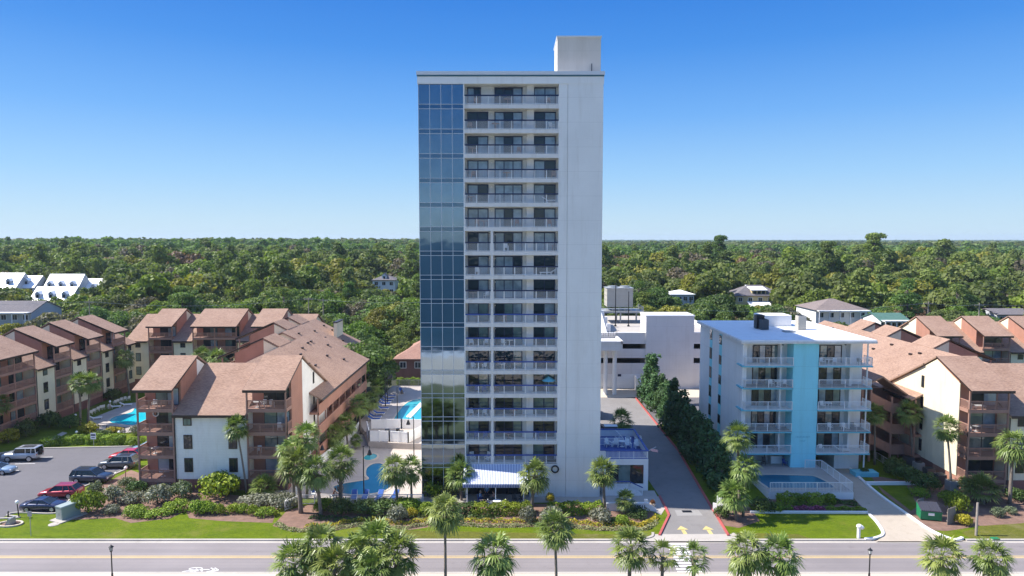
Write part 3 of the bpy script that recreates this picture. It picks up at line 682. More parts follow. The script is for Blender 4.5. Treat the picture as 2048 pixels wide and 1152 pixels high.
# ------------------------------------------------------------------ white parking garage
PG = thing('parking_garage', 'white concrete parking garage with dark slot openings behind the driveway', 'parking garage', (0, 139.8, 0))
mb = MB()
def face_openings(x0, x1, ops, top):
    z = 0
    for a, b in ops: mb.box(x0,x1,0,.4,z,a); z = b
    mb.box(x0,x1,0,.4,z,top)
ops = [(5.35,6.45),(8.35,9.4)]
face_openings(14, 27.6, ops, 11.6); face_openings(37.5, 44, ops, 11.6)
mb.box(27.6,37.5,-.25,6,0,15.1); mb.box(14,14.4,.4,40,0,11.6); mb.box(43.6,44,.4,40,0,11.6)
mb.box(10,14,-3,4,0,4.2)
mb.build('wall', mt['garage'], PG)
mb = MB(); mb.box(27.5,37.6,-.33,6.1,15.1,15.35); mb.box(13.9,27.6,-.06,.45,11.6,11.75); mb.box(37.5,44.1,-.06,.45,11.6,11.75); mb.build('coping', mt['white'], PG)
mb = MB(); mb.box(14.4,43.6,.4,40,10.3,10.7); mb.box(14.4,43.6,.4,40,7.2,7.5); mb.box(14.4,43.6,.4,40,4.1,4.4); mb.build('parking_deck', mt['conc'], PG)
mb = MB(); mb.prism([(1.0,10.7),(22,10.7),(22,15.2),(12,14.6)], 14.6, 20, 'x'); mb.v = [(v[0], v[1], v[2]) for v in mb.v]
rp = mb.build('ramp_wall', mt['white'], PG)
for i, y in enumerate((6,11,16.5)): mb = MB(); mb.box(20.4,21.2,y,y+.7,10.7,12.8+i*.9); mb.build('ramp_pier', mt['white'], PG)
mb = MB(); mb.box(17.4,26.6,-.05,-.02,.15,3.1); mb.build('roller_door', mt['white'], PG)
mb = MB(); mb.box(21.9,22.6,-.1,-.05,2.6,3.1); mb.build('door_sign', mt['navy'], PG)
mb = MB(); mb.box(25.3,25.6,-7.5,-.3,0,2.9); mb.build('wing_wall', mt['white'], PG)
mb = MB(); mb.box(10.6,21.6,-7.6,-.5,9.2,10.6); mb.box(10.6,21.6,-7.7,-7.4,10.6,11.1); mb.box(21.3,21.7,-7.7,-.5,10.6,11.1); cn = mb.build('entrance_canopy', mt['garage'], PG)
for x in (18.6,20.4):
    p_ = MB(); p_.cyl((x,-5.5,0),(x,-5.5,9.2),.42,None,16); p_.build('column', mt['white'], cn)
rr_ = MB(); railing(rr_, (14.5,-.4,11.0), (21.6,-.4,11.0), 1.1, 1.8, .5, .06, .03); rr_.build('railing', mt['black'], PG)
x, y = 40.6, 139.0; ac_unit('beige condenser unit against the base of the white garage wall', (x,y,.2), 1.2, 'tan')
ct = thing('cooling_tower', 'large beige panelled cooling tower on a railed steel platform behind the garage', 'cooling tower', (26.2, 165, 0))
mb = MB(); mb.box(-3.1,3.1,0,5,14.6,19); 
for i in range(4): mb.box(-3.15,3.15,-.05,5.05,15+i*1.1,15.06+i*1.1)
for i in range(5): mb.box(-3.15+i*1.55,-3.05+i*1.55,-.06,5.05,14.6,19)
mb.build('casing', mt['tan'], ct)
mb = MB(); mb.box(-3.3,3.3,-.2,5.2,19,19.15); mb.cyl((-1.5,2.5,19.15),(-1.5,2.5,19.5),1.2,None,18); mb.cyl((1.5,2.5,19.15),(1.5,2.5,19.5),1.2,None,18); mb.build('fan_deck', mt['grey'], ct)
mb = MB(); mb.box(-4.5,5.5,-1.5,6,13.2,13.6)
for x in (-4,0,5): 
    for y in (-1,5.5): mb.cyl((x,y,0),(x,y,13.2),.2)
railing(mb, (-4.5,-1.45,13.6), (5.5,-1.45,13.6), 1.1, 1.4, .7, .07, .04); railing(mb, (5.5,-1.45,13.6), (5.5,6,13.6), 1.1, 1.4, .7, .07, .04); mb.build('platform', mt['grey'], ct)
for lab, px, top, bot in (('thin dark mast on the garage ramp, taller one left of the cooling tower centre',1231,566,622),('thin dark mast in front of the cooling tower, right one',1257,583,636)):
    p0 = at(px,bot,158); p1 = at(px,top,158); mb = MB(); mb.cyl((0,0,0),(0,0,p1.z-10.7),.13,.09); mb.box(-.25,.25,-.25,.25,0,.3); o = mb.build('lamp_mast', mt['black'], None, False, (p0.x,158,10.7)); tag(o, lab, 'mast')
# ------------------------------------------------------------------ the brown and cream apartment complex
FLZ = [1.6, 4.5, 7.4, 10.3]
def zb(y): return 14.1-.489*(y-9)
def brown_block(label, org, rot, L, units, D=18.0, gallery=False, endwin=None, creamend=False, wallm='cream', group=None, name='apartment_building', ov0=.35, ov1=.35, wins=True, detail=True, vents=0, seed=1):
    rd_ = random.Random(seed)
    T = thing(name, label, 'apartment building', (org[0], org[1], 0), rot, group)
    Db = D-1.9 if gallery else D
    segs = []; x = 0
    for a, b in units:
        if a-x > .05: segs.append((x, a))
        x = b
    if L-x > .05: segs.append((x, L))
    cw = MB(); bw = MB(); sk_ = MB(); rf = MB(); fa = MB()
    def slope(x0, x1, p, q, t=.22):
        rf.prism([p, q, (q[0], q[1]-t), (p[0], p[1]-t)], x0, x1, 'x')
    for a, b in segs:
        cw.prism([(0,1.5),(Db,1.5),(Db,zb(Db)-.1),(9,14.0),(0,9.5)], a, b, 'x'); sk_.box(a,b,-.03,Db+.03,0,1.5)
        e0 = -ov0 if a == 0 else 0; e1 = ov1 if b == L else 0
        slope(a+e0, b+e1, (-.5,9.6), (9,14.35)); fa.box(a+e0,b+e1,-.56,-.5,9.3,9.62)
    for a, b in units:
        cw.prism([(6.5,1.5),(Db,1.5),(Db,zb(Db)-.1),(9,14.05),(6.5,15.35)], a, b, 'x')
        bw = MB(); bw.prism([(2,0),(6.5,0),(6.5,15.4),(2,13.35)], a, b, 'x'); bw.build('unit_wall', mt['brown'], T); sk_.box(a,b,-.03,1.99,0,1.15); sk_.box(a+.02,b-.02,6.5,Db+.03,0,1.5)
        slope(a-.16, b+.16, (-.65,12.72), (6.5,15.78)); slope(a-.16, b+.16, (6.5,15.78), (9.05,14.4)); fa.box(a-.16,b+.16,-.71,-.65,12.42,12.74)
        fa.prism([(-.65,12.5),(6.5,15.56),(6.5,15.76),(-.65,12.7)], a-.19, a-.16, 'x'); fa.prism([(-.65,12.5),(6.5,15.56),(6.5,15.76),(-.65,12.7)], b+.16, b+.19, 'x')
    slope(-ov0, L+ov1, (9,14.35), (D+.6,zb(D+.6)+.2)); fa.box(-ov0,L+ov1,D+.6,D+.66,zb(D+.6)-.1,zb(D+.6)+.2)
    for i in range(vents):
        vx = rd_.uniform(2, L-2); vy = rd_.uniform(10, D-1.5); vz = zb(vy)+.3; fa.box(vx-.3,vx+.3,vy-.15,vy+.15,vz-.1,vz+.18)
    if creamend: cw.prism([(1.7,1.5),(6.5,1.5),(6.5,15.3),(1.7,13.1)], -.08, 0, 'x')
    cw.build('wall', mt[wallm], T)
    sk_.build('base', mt['brick'], T); r_ = rf.build('roof', mt['shingle'], T); fa.build('fascia', mt['frame'], r_)
    def window(x, z0, z1, wd=1.05):
        fr = MB(); fr.box(x-wd/2,x+wd/2,-.07,-.0,z0,z1); f = fr.build('window', mt['frame'], T)
        p = MB(); p.box(x-wd/2+.12,x-.03,-.085,-.07,z0+.12,z1-.12); p.box(x+.03,x+wd/2-.12,-.085,-.07,z0+.12,z1-.12); p.build('pane', mt[rd_.choice(['dglass','gglass','dglass'])], f)
    if wins:
        for a, b in segs:
            w_ = b-a
            if w_ < 1.6: continue
            for z in FLZ[:3]:
                for xx in ((a+1.65, b-1.75) if w_ > 7 else ((a+b)/2,)): window(xx, z+.8, min(z+2.55, 9.15))
    if endwin is not None:
        side, yy = endwin; xe = L if side == 'R' else 0; sg = 1 if side == 'R' else -1
        for z in FLZ:
            a, b = sorted((xe, xe+sg*.06)); fr = MB(); fr.box(a,b,yy-.3,yy+.3,z+.7,z+2.3); f = fr.build('end_window', mt['frame'], T)
            a, b = sorted((xe+sg*.06, xe+sg*.075)); p = MB(); p.box(a,b,yy-.2,yy+.2,z+.8,z+2.2); p.build('pane', mt['dglass'], f)
    if detail:
        for a, b in units:
            for k, z in enumerate(FLZ):
                s_ = MB(); s_.box(a,b,-.06,2,z-.45,z); bl = s_.build('balcony', mt['brownp'], T)
                rl_ = MB()
                pts = [(a,-.0),(b,-.0)]
                railing(rl_, (a+.06,0,z), (b-.06,0,z), 1.0, 1.5, .13, .11, .05, .12, .1)
                if a == 0: railing(rl_, (a+.06,0,z), (a+.06,1.95,z), 1.0, 2.2, .13, .1, .05, .12, .1)
                if b == L: railing(rl_, (b-.06,0,z), (b-.06,1.95,z), 1.0, 2.2, .13, .1, .05, .12, .1)
                rl_.build('railing', mt['brownp'], bl)
                cells = [(a,b)] if b-a < 7 else [(a,(a+b)/2),((a+b)/2,b)]
                for c0, c1 in cells:
                    d0 = c0+.3*(c1-c0); d1 = c1-.25; fr = MB(); fr.box(d0,d1,1.93,2,z,z+2.15); f = fr.build('sliding_door', mt['black'], T)
                    p = MB(); n = 2
                    for i in range(n):
                        p = MB(); p.box(lerp(d0,d1,i/n)+.06,lerp(d0,d1,(i+1)/n)-.06,1.9,1.93,z+.06,z+2.07); p.build('pane', mt[rd_.choice(['dglass','gglass','dglass','cglass'])], f)
            ps = MB()
            for xx in ([a+.09,b-.09] if b-a < 7 else [a+.09,(a+b)/2,b-.09]): ps.box(xx-.09,xx+.09,-.09,.09,.0,12.55)
            ps.build('corner_post', mt['brownp'], T)
            dp = MB(); dp.cyl((b+.12,-.12,1),(b+.12,-.12,9.3),.06); dp.build('downpipe', mt['frame'], T)
    if gallery:
        bk = MB(); bk.box(.02,L-.02,Db+.0,Db+.04,1.5,zb(Db)-.15); bk.build('gallery_wall', mt['brownp'], T)
        for z in FLZ:
            s_ = MB(); s_.box(0,L,Db+.04,D+.1,z-.28,z); s_.box(0,L,D-.02,D+.12,z-.4,z+1.08)
            if z < 10: s_.build('gallery_parapet', mt['brown'], T)
        ps = MB(); n = max(2, round(L/3.6))
        for i in range(n+1): xx = lerp(.1,L-.1,i/n); ps.box(xx-.08,xx+.08,D-.14,D+.02,0,zb(D)-.1)
        ps.build('gallery_post', mt['brownp'], T)
        for k, z in enumerate(FLZ[:3]):
            for i in range(int(L/5)):
                d = MB(); xx = 2+i*5; d.box(xx,xx+1,Db+.04,Db+.09,z,z+2.05); d.build('door', mt['frame'], T)
    return T
BA = brown_block('cream and brown four-storey apartment building with two raised balcony stacks, beside the car park', (-45.9,82.2), 0, 18.3, [(0,4.5),(13.4,18.3)], endwin=('R',11.5), wallm='pale', seed=3, vents=0)
A2 = brown_block('brown-roofed apartment wing with open gallery walkways above the palms and pool loungers', (-45.0,122), -PI/2, 30.5, [(12,17.1)], 18.6, True, ov1=0, vents=14, seed=4)
A3 = brown_block('stepped-back far end of the brown-roofed wing left of the tower', (-50.3,142), -PI/2, 20, [(4,9),(12,17.1)], 18.6, True, vents=10, seed=5)
mb = MB(); mb.box(1.2,6.2,14.6,15.2,9.5,14.2); mb.build('roof_screen', mt['cream'], A3)
mb = MB(); mb.box(1.1,6.3,14.5,15.3,14.2,14.4); mb.build('screen_cap', mt['frame'], A3)
BC = brown_block('rear brown and cream apartment row facing the camera across the left courtyard', (-81,142.5), 0, 37.5, [(4.5,9.6),(13.8,23.1),(26.5,31.8)], seed=6, vents=4)
BB = brown_block('long cream and brown apartment row seen end-on along the left edge, behind the parked cars', (-78.3,92), PI/2, 48, [(9.5,18.8),(23.5,28),(32.3,36.7),(40.6,45)], seed=7)
BD = brown_block('sunlit cream gabled apartment building with corner balconies, right of the turquoise block', (55.6,81.8), 0, 22, [(0,4.9),(17,21.9)], endwin=('L',9.4), creamend=True, seed=8)
D2 = brown_block('long brown-roofed wing behind the turquoise block, with raised roof units', (73.2,91), PI/2, 48, [(12.3,17.5),(25.2,30),(33.6,38.5)], 18.6, True, ov0=0, vents=16, seed=9)
BE = brown_block('rear right apartment row with sunlit cream end gables and brown balcony stacks', (80.3,128.3), 0, 32, [(0,4.6),(9.0,14.1),(18.3,23.4),(27,31.9)], seed=10)
# stair tower on the gable of the right-hand building
ST = thing('stair_tower', 'open brown stair tower with zigzag flights between the turquoise block and the cream gable', 'stair tower', (49.6, 93.2, 0))
mb = MB()
for z in (1.5,4.4,7.3):
    mb.box(3.1,5.9,-.1,.05,z-.4,z+1.0); mb.box(3.1,5.9,0,5,z-.3,z); mb.box(-1.2,.2,3,3.15,z+1.1,z+2.4); mb.box(-1.2,1,3,5.5,z+1.1,z+1.4)
mb.build('landing', mt['brownp'], ST)
mb = MB()
for z in (1.5,4.4,7.3): mb.prism([(3.1,z-.4),(3.1,z+1.0),(0,z+2.6),(0,z+1.2)], -.1, .05, 'y'); mb.prism([(3.1,z-.4),(3.1,z-.1),(0,z+1.5),(0,z+1.2)], .05, 1.3, 'y')
mb.build('flight', mt['brown'], ST)
mb = MB()
for x in (-1.1,.1,3.0,5.8): mb.box(x-.12,x+.12,-.12,.12,0,10.3 if x < 3 else 9.2)
mb.box(-1.2,5.9,4.8,5.1,0,9.4); mb.build('post', mt['brownp'], ST)
mb = MB(); mb.prism([(-1.8,10.6),(1.4,12.2),(6.0,8.9),(6.0,8.65),(1.4,11.95),(-1.8,10.35)], -.5, 5.6, 'y'); mb.build('roof', mt['shingle'], ST)
for i, lab in enumerate(('nearest','second','middle','fourth','farthest')):
    x, y = g((1897,1878,1862,1848,1836)[i], (985,972,962,951,943)[i], .1)
    ac_unit(f'grey condenser unit along the cream gable wall, {lab} one from the front', (54.2,82.2+i*2.3,.1), 1.25, 'grey' if i in (0,3) else 'dgrey', 0, 'condensers along the gable wall')

# ------------------------------------------------------------------ houses in the trees
def house(name, label, cx, Y, wd, dp, zg, hw, hr, roof='hip', wallm='white', roofm='shingle2', nw=3, storeys=1, porch=False, dormers=0, rot=0, cat='house', over=.5):
    T = thing(name, label, cat, (cx, Y, zg), rot)
    mb = MB(); mb.box(-wd/2,wd/2,0,dp,-6,hw)
    if roof == 'gable': mb.prism([(0,hw),(dp,hw),(dp/2,hw+hr-.1)], -wd/2, wd/2, 'x')
    mb.build('wall', mt[wallm], T)
    o = over; r_ = MB()
    if roof == 'gable':
        k = hr/(dp/2); r_.prism([(-o,hw-o*k),(dp/2,hw+hr),(dp/2,hw+hr-.2),(-o,hw-o*k-.2)], -wd/2-.3, wd/2+.3, 'x'); r_.prism([(dp/2,hw+hr),(dp+o,hw-o*k),(dp+o,hw-o*k-.2),(dp/2,hw+hr-.2)], -wd/2-.3, wd/2+.3, 'x')
    else:
        a = min(dp/2, wd/2-.2); p = [(-wd/2-o,-o,hw),(wd/2+o,-o,hw),(wd/2+o,dp+o,hw),(-wd/2-o,dp+o,hw)]; q = [(-wd/2+a,dp/2,hw+hr),(wd/2-a,dp/2,hw+hr)]
        r_.add(p+q, [(0,1,5,4),(1,2,5),(2,3,4,5),(3,0,4),(0,3,2,1)]); r_.box(-wd/2-o,wd/2+o,-o-.02,-o+.05,hw-.2,hw+.02)
    rr_ = r_.build('roof', mt[roofm], T)
    for s in range(storeys):
        for i in range(nw):
            x = -wd/2+wd*(i+.5)/nw; z = hw-1.0-2.9*s; f = MB(); f.box(x-.75,x+.75,-.08,0,z-1.15,z+.35); fo = f.build('window', mt['white'], T)
            p = MB(); p.box(x-.62,x-.04,-.1,-.08,z-1.02,z+.22); p.box(x+.04,x+.62,-.1,-.08,z-1.02,z+.22); p.build('pane', mt['dglass'], fo)
    for i in range(dormers):
        x = -wd/2+wd*(i+.5)/dormers; zz = hw+hr*.25; y0 = dp*.1; d = MB(); d.box(x-.9,x+.9,y0,dp/2,zz-.4,zz+1.2); d.prism([(x-.9,zz+1.2),(x+.9,zz+1.2),(x,zz+2)], y0, dp/2, 'y'); do = d.build('dormer', mt[wallm], T)
        d = MB(); d.prism([(x-1.15,zz+1.05),(x,zz+2.05),(x+1.15,zz+1.05),(x,zz+2.2)], y0-.2, dp/2, 'y'); d.build('dormer_roof', mt[roofm], do)
        d = MB(); d.box(x-.4,x+.4,y0-.05,y0,zz-.1,zz+.95); d.build('dormer_window', mt['dglass'], do)
    if porch:
        b = MB(); b.box(-wd/2,wd/2,-2.2,0,-.3,.0); b.box(-wd/2,wd/2,-2.2,0,hw-.25,hw); 
        for i in range(6): x = lerp(-wd/2+.1,wd/2-.1,i/5); b.box(x-.1,x+.1,-2.2,-2,-5,hw)
        railing(b, (-wd/2,-2.1,0), (wd/2,-2.1,0), .95, 2.2, .5, .08, .04); b.build('porch', mt['white'], T)
    return T
mt['sage'] = siding('pale_grey_siding', (.5,.52,.55), .2); mt['yellow'] = siding('yellow_siding', (.62,.5,.26), .2); mt['metalw'] = stripesmat('white_metal_roof', (.66,.68,.71), (.82,.83,.84), .45, .12, 0, .35)
def hs2(px0, px1, py_r, py_e, Y, **k):
    a = at(px0, py_e, Y); b = at(px1, py_e, Y); zr_ = at(px0, py_r, Y+5).z; zg = terrain(a.x, Y)
    return dict(cx=(a.x+b.x)/2, Y=Y, wd=b.x-a.x, zg=zg, hw=a.z-zg, hr=max(1.2, zr_-a.z))
house('white_house', 'white metal-roofed house with two grey dormers, rearmost of the left cluster', dp=11, roof='gable', wallm='sage', roofm='metalw', dormers=3, **hs2(84,152,548,582,258))
house('white_house', 'white metal-roofed house half hidden by trees, right end of the left cluster', dp=10, roof='gable', wallm='sage', roofm='metalw', dormers=1, **hs2(152,216,557,586,262))
house('white_house', 'white metal-roofed house with three dormers, nearest of the left cluster', dp=10, roof='gable', wallm='sage', roofm='metalw', dormers=3, **hs2(58,138,573,602,238))
house('white_house', 'white metal-roofed house cut off by the left edge of the photo', dp=11, roof='gable', wallm='sage', roofm='metalw', dormers=2, **hs2(-40,30,546,575,262))
house('white_house', 'small white gabled house between the left-edge house and the rear dormered one', dp=10, roof='gable', wallm='sage', roofm='metalw', dormers=1, **hs2(30,68,551,573,266))
house('grey_house', 'long grey-roofed house with white porch columns behind the left apartment row', dp=12, roof='gable', wallm='sage', roofm='shingle2', nw=6, storeys=2, porch=True, **hs2(-70,62,602,624,176))
house('brick_house', 'brown brick house with a pinkish hipped roof behind the upper pool', -17.6, 150, 16.5, 14, .1, 4.4, 4.2, 'hip', 'brick', 'shingle4', 5)
house('grey_house', 'pale two-storey house with a slate roof deep among the trees left of the tower', dp=9, wallm='white', roofm='shingle2', nw=3, storeys=2, dormers=1, **hs2(745,790,549,560,265))
YH = house('yellow_house', 'yellow house with dark hipped roof and a white dormer above the garage', dp=12, wallm='yellow', roofm='shingle2', nw=5, storeys=1, dormers=0, **hs2(1471,1570,570,591,232))
YH2 = YH.matrix_basis.translation
mb = MB(); mb.box(-3,2.6,1.0,6,7.2,9.6); z0 = YH['label'] and 0
dd = hs2(1471,1570,570,591,232); hh = dd['hw']
mb = MB(); mb.box(-2.6,2.2,.6,6,hh+.3,hh+1.7); d_ = mb.build('dormer', mt['yellow'], YH)
mb = MB(); mb.prism([(.2,hh+1.65),(7,hh+3.0),(7,hh+3.15),(.2,hh+1.85)], -3, 2.6, 'x'); mb.build('dormer_roof', mt['roofw'], d_)
for i in range(3):
    mb = MB(); mb.box(-2.2+i*1.45,-1.1+i*1.45,.55,.6,hh+.55,hh+1.5); mb.build('dormer_window', mt['dglass'], d_)
mb = MB(); mb.prism([(-4,hh-3.6),(0,hh-2.2),(0,hh-2.0),(-4.1,hh-3.4)], -4.5, 3, 'x'); mb.build('porch_roof', mt['roofw'], YH)
house('beige_house', 'two-storey house with a taupe hipped roof and white balcony behind the turquoise block', dp=13, wallm='white', roofm='shingle3', nw=5, storeys=1, porch=True, **hs2(1632,1735,598,620,188))
house('green_roofed_house', 'low house with a dull green roof behind the right apartment wing', dp=9, roof='gable', wallm='white', roofm='greenroof', nw=5, porch=True, **hs2(1762,1818,625,640,176))
house('grey_house', 'grey-roofed building at the far right edge behind the sunlit gables', dp=10, roof='gable', wallm='sage', roofm='shingle2', nw=4, **hs2(1995,2075,617,628,200))
house('white_flat_house', 'long low flat white-roofed building half hidden by trees above the garage', dp=8, wallm='sage', roofm='roofw', nw=4, **hs2(1342,1388,586.5,588.5,225))
# ------------------------------------------------------------------ vegetation
def unit(a): return a/np.maximum(np.linalg.norm(a, axis=1, keepdims=True), 1e-6)
def rdir(n, rng, zmin=-1.0):
    d = unit(rng.normal(size=(n*3, 3))); d = d[d[:,2] >= zmin]
    while len(d) < n: e = unit(rng.normal(size=(n*3, 3))); d = np.vstack([d, e[e[:,2] >= zmin]])
    return d[:n]
def leaf_quads(Cn, Nn, S, rng, asp=1.0):
    n = len(Cn); r = unit(rng.normal(size=(n,3))); u = unit(np.cross(Nn, r)); v = np.cross(Nn, u)
    s = S[:,None]; u = u*s*.5; v = v*s*.5*asp
    V = np.empty((n,4,3)); V[:,0] = Cn-u-v*.35; V[:,1] = Cn+u*.35-v; V[:,2] = Cn+u+v*.35; V[:,3] = Cn-u*.35+v
    return V.reshape(-1,3)
def quad_mesh(name, V, tint, mats, mi=None):
    n = len(V)//4; me = bpy.data.meshes.new(name)
    me.vertices.add(len(V)); me.vertices.foreach_set('co', V.astype(np.float32).ravel())
    me.loops.add(n*4); me.loops.foreach_set('vertex_index', np.arange(n*4, dtype=np.int32))
    me.polygons.add(n); me.polygons.foreach_set('loop_start', np.arange(0, n*4, 4, dtype=np.int32))
    try: me.polygons.foreach_set('loop_total', np.full(n, 4, dtype=np.int32))
    except Exception: pass
    mats = mats if isinstance(mats, (list,tuple)) else [mats]
    for m in mats: me.materials.append(m)
    if mi is not None: me.polygons.foreach_set('material_index', mi.astype(np.int32))
    a = me.attributes.new('tint', 'FLOAT', 'FACE'); a.data.foreach_set('value', tint.astype(np.float32))
    me.update(calc_edges=True); me.validate(); return me
def lumps_cloud(centers, radii, per, leaf, rng, jit=.55, flat=.8, zmin=-.45, tvar=.35):
    Cs, Ns, Ss, Ts = [], [], [], []
    for c, r in zip(centers, radii):
        n = int(per*r*r); d = rdir(n, rng, zmin)
        rad = r*(.72+.34*rng.random(n)**.7)[:,None]; p = d*rad; p[:,2] *= flat
        Cs.append(c+p); Ns.append(unit(d+jit*rng.normal(size=(n,3)))); Ss.append(leaf*(.7+.6*rng.random(n)))
        t0 = rng.random(); Ts.append(np.clip(t0*.6+.2+tvar*rng.normal(size=n), 0, 1))
    return np.vstack(Cs), np.vstack(Ns), np.concatenate(Ss), np.concatenate(Ts)
def oak_parts(rng, Rr, H, z0, nl):
    d = rdir(nl, rng, -.12); k = .62+.26*rng.random(nl)
    c = np.stack([d[:,0]*Rr*k, d[:,1]*Rr*k, z0+(H-z0)*(.22+.6*np.maximum(d[:,2],-.1)*k*1.25)], 1)
    r = Rr*(.26+.2*rng.random(nl)); return c, r
def pine_parts(rng, Rr, H, z0, nl):
    t = rng.random(nl)**.8; a = rng.random(nl)*2*PI; q = Rr*(1-t*.72)*(.35+.6*rng.random(nl))
    c = np.stack([q*np.cos(a), q*np.sin(a), z0+(H-z0)*t*.96], 1); r = Rr*(.24+.18*rng.random(nl)); return c, r
def trunk_mesh(name, H, r, limbs, rng, m, lean=0):
    mb = MB(); p = Vector((0,0,-1.0)); k = 5
    pts = [Vector((lean*i/k*H*.1+rng.normal()*.12, rng.normal()*.12, -.5+H*i/k)) for i in range(k+1)]
    for i in range(k): mb.cyl(pts[i], pts[i+1], lerp(r, r*.45, i/k), lerp(r, r*.45, (i+1)/k), 7)
    for (cx, cy, cz) in limbs:
        b = pts[-2].lerp(pts[-1], rng.random()); mid = b.lerp(Vector((cx,cy,cz)), .5)+Vector((0,0,.4)); mb.cyl(b, mid, r*.38, r*.24, 5); mb.cyl(mid, (cx,cy,cz), r*.24, r*.08, 5)
    return mb.mesh(name, m, True)
TREES = []
for i in range(6):
    rng = np.random.default_rng(40+i); Rr = 5.4+rng.random()*1.8; H = 10.4+rng.random()*2.4
    c, r = oak_parts(rng, Rr, H, 3.4, 44); r = r*.74; Cn, Nn, Ss, Ts = lumps_cloud(c, r, 62, .46, rng, .6, .75)
    TREES.append(('oak', quad_mesh('oak_crown', leaf_quads(Cn, Nn, Ss, rng), Ts, mt['oak']), trunk_mesh('oak_trunk', 5, .38, c[:9], rng, mt['trunk']), Rr, H))
for i in range(4):
    rng = np.random.default_rng(60+i); Rr = 4.0+rng.random()*.8; H = 17+rng.random()*3
    c, r = pine_parts(rng, Rr, H, 9.0, 26); Cn, Nn, Ss, Ts = lumps_cloud(c, r, 52, .55, rng, .7, .6)
    TREES.append(('pine', quad_mesh('pine_crown', leaf_quads(Cn, Nn, Ss, rng, .6), Ts, mt['pine']), trunk_mesh('pine_trunk', H*.9, .3, c[:10], rng, mt['trunk']), Rr, H))
HOUSES = [(o.location.x, o.location.y, 9 if o.get('category') == 'house' else 0) for o in bpy.data.objects if o.get('category') == 'house']
KEEP = [(-21,-4,144,152)]
SIGHT = []
for o in bpy.data.objects:
    if o.get('category') == 'house':
        bb = [o.matrix_basis @ Vector(c) for ch in o.children if ch.name.startswith('wall') for c in [v_.co for v_ in ch.data.vertices]]
        SIGHT.append((o.location.x, o.location.y, (max(p.x for p in bb)-min(p.x for p in bb))/2, max(p.z for p in bb)))
def blocked(x, y):
    if x <= -100 and y < 162: return True
    if -100 < x <= -84 and y < 152: return True
    if -84 < x < -43 and y < 164: return True
    if -43 <= x < -30.5 and y < 149: return True
    if -30.5 <= x < -25.3: return y < 117
    if -25.3 <= x < -7 and y < 168: return True
    if -7 <= x < 52 and y < 182 and x > 8: return True
    if -7 <= x <= 8 and y < 170: return True
    if 52 <= x < 77 and y < 143: return True
    if 77 <= x < 150 and y < 151: return True
    return any(abs(x-hx) < hw+3.5 and hy-5 < y < hy+15 for hx, hy, hw, hz in SIGHT)
def headroom(x, y):                     # trees in front of a visible house stay low
    h = 99
    for hx, hy, hw, hz in SIGHT:
        if hy-110 < y <= hy-5 and abs(x-hx*y/hy) < hw*y/hy+4.5: h = min(h, CAMZ+(hz-3.0-CAMZ)*y/hy-terrain(x,y))
    return h
pts = []
rng = np.random.default_rng(5); y = 116.0
while y < 420:
    sp = 7.8 if y < 240 else 9.2; half = y*.77+14; x = -half+rng.random()*sp
    while x < half:
        xx = x+rng.normal()*2.2; yy = y+rng.normal()*2.2
        if not blocked(xx, yy) and headroom(xx, yy) > 3.6: pts.append((xx, yy))
        x += sp
    y += sp*.84
pts.sort(key=lambda p: math.hypot(p[0], p[1]))
NEAR, REST = pts[:285], pts[285:]
for side in (-1, 1):            # the wood goes on past both edges of the view
    for j in range(300):
        y_ = 150+270*RNG.random()**.8; x_ = side*(y_*(.77+.3*RNG.random())+16)
        if not blocked(x_, y_): REST.append((x_, y_))
kinds = {}
LAB = {'oak': 'dark green live oak', 'oaky': 'yellow-green broadleaf tree', 'oakg': 'grey-green dry-looking tree', 'oakb': 'bright green leafy tree', 'oakr': 'rust-brown fading tree', 'pine': 'tall pine with layered foliage'}
def zone(x, y):
    if x < -62: return 'behind the left-hand apartment rows'
    if x < 8: return 'between the brown wing and the glass tower'
    if x < 62: return 'behind the white garage and turquoise block'
    return 'behind the right-hand apartment wing'
for i, (x, y) in enumerate(NEAR):
    rr = RNG.random(); dist = y
    kind = 'oak' if rr < .44 else 'oakb' if rr < .58 else 'oaky' if rr < .7 else 'oakg' if rr < .79 else 'oakr' if rr < .81 else 'pine'
    hr_ = headroom(x, y)
    if kind == 'pine' and (y < 175 or hr_ < 20): kind = 'oak'
    lst = [t for t in TREES if t[0] == ('pine' if kind == 'pine' else 'oak')]; t = lst[RNG.integers(len(lst))]
    z = zone(x, y); lab = f"{LAB[kind]} in the wood {z}"
    T = thing('pine_tree' if kind == 'pine' else 'broadleaf_tree', lab, 'tree', (x, y, terrain(x,y)-.1), RNG.random()*6.28, f"{LAB[kind]}s {z}")
    s = .68+RNG.random()**1.5*.62 if kind != 'pine' else .75+RNG.random()*.25
    if y < 165: s *= .78
    s = min(s, hr_/t[4])
    T.scale = (s*(.92+RNG.random()*.2), s*(.92+RNG.random()*.2), s)
    c_ = new_obj('crown', t[1], T); new_obj('trunk', t[2], T)
    if kind in ('oaky','oakg','oakb','oakr'):
        c_.material_slots[0].link = 'OBJECT'; c_.material_slots[0].material = mt[kind]
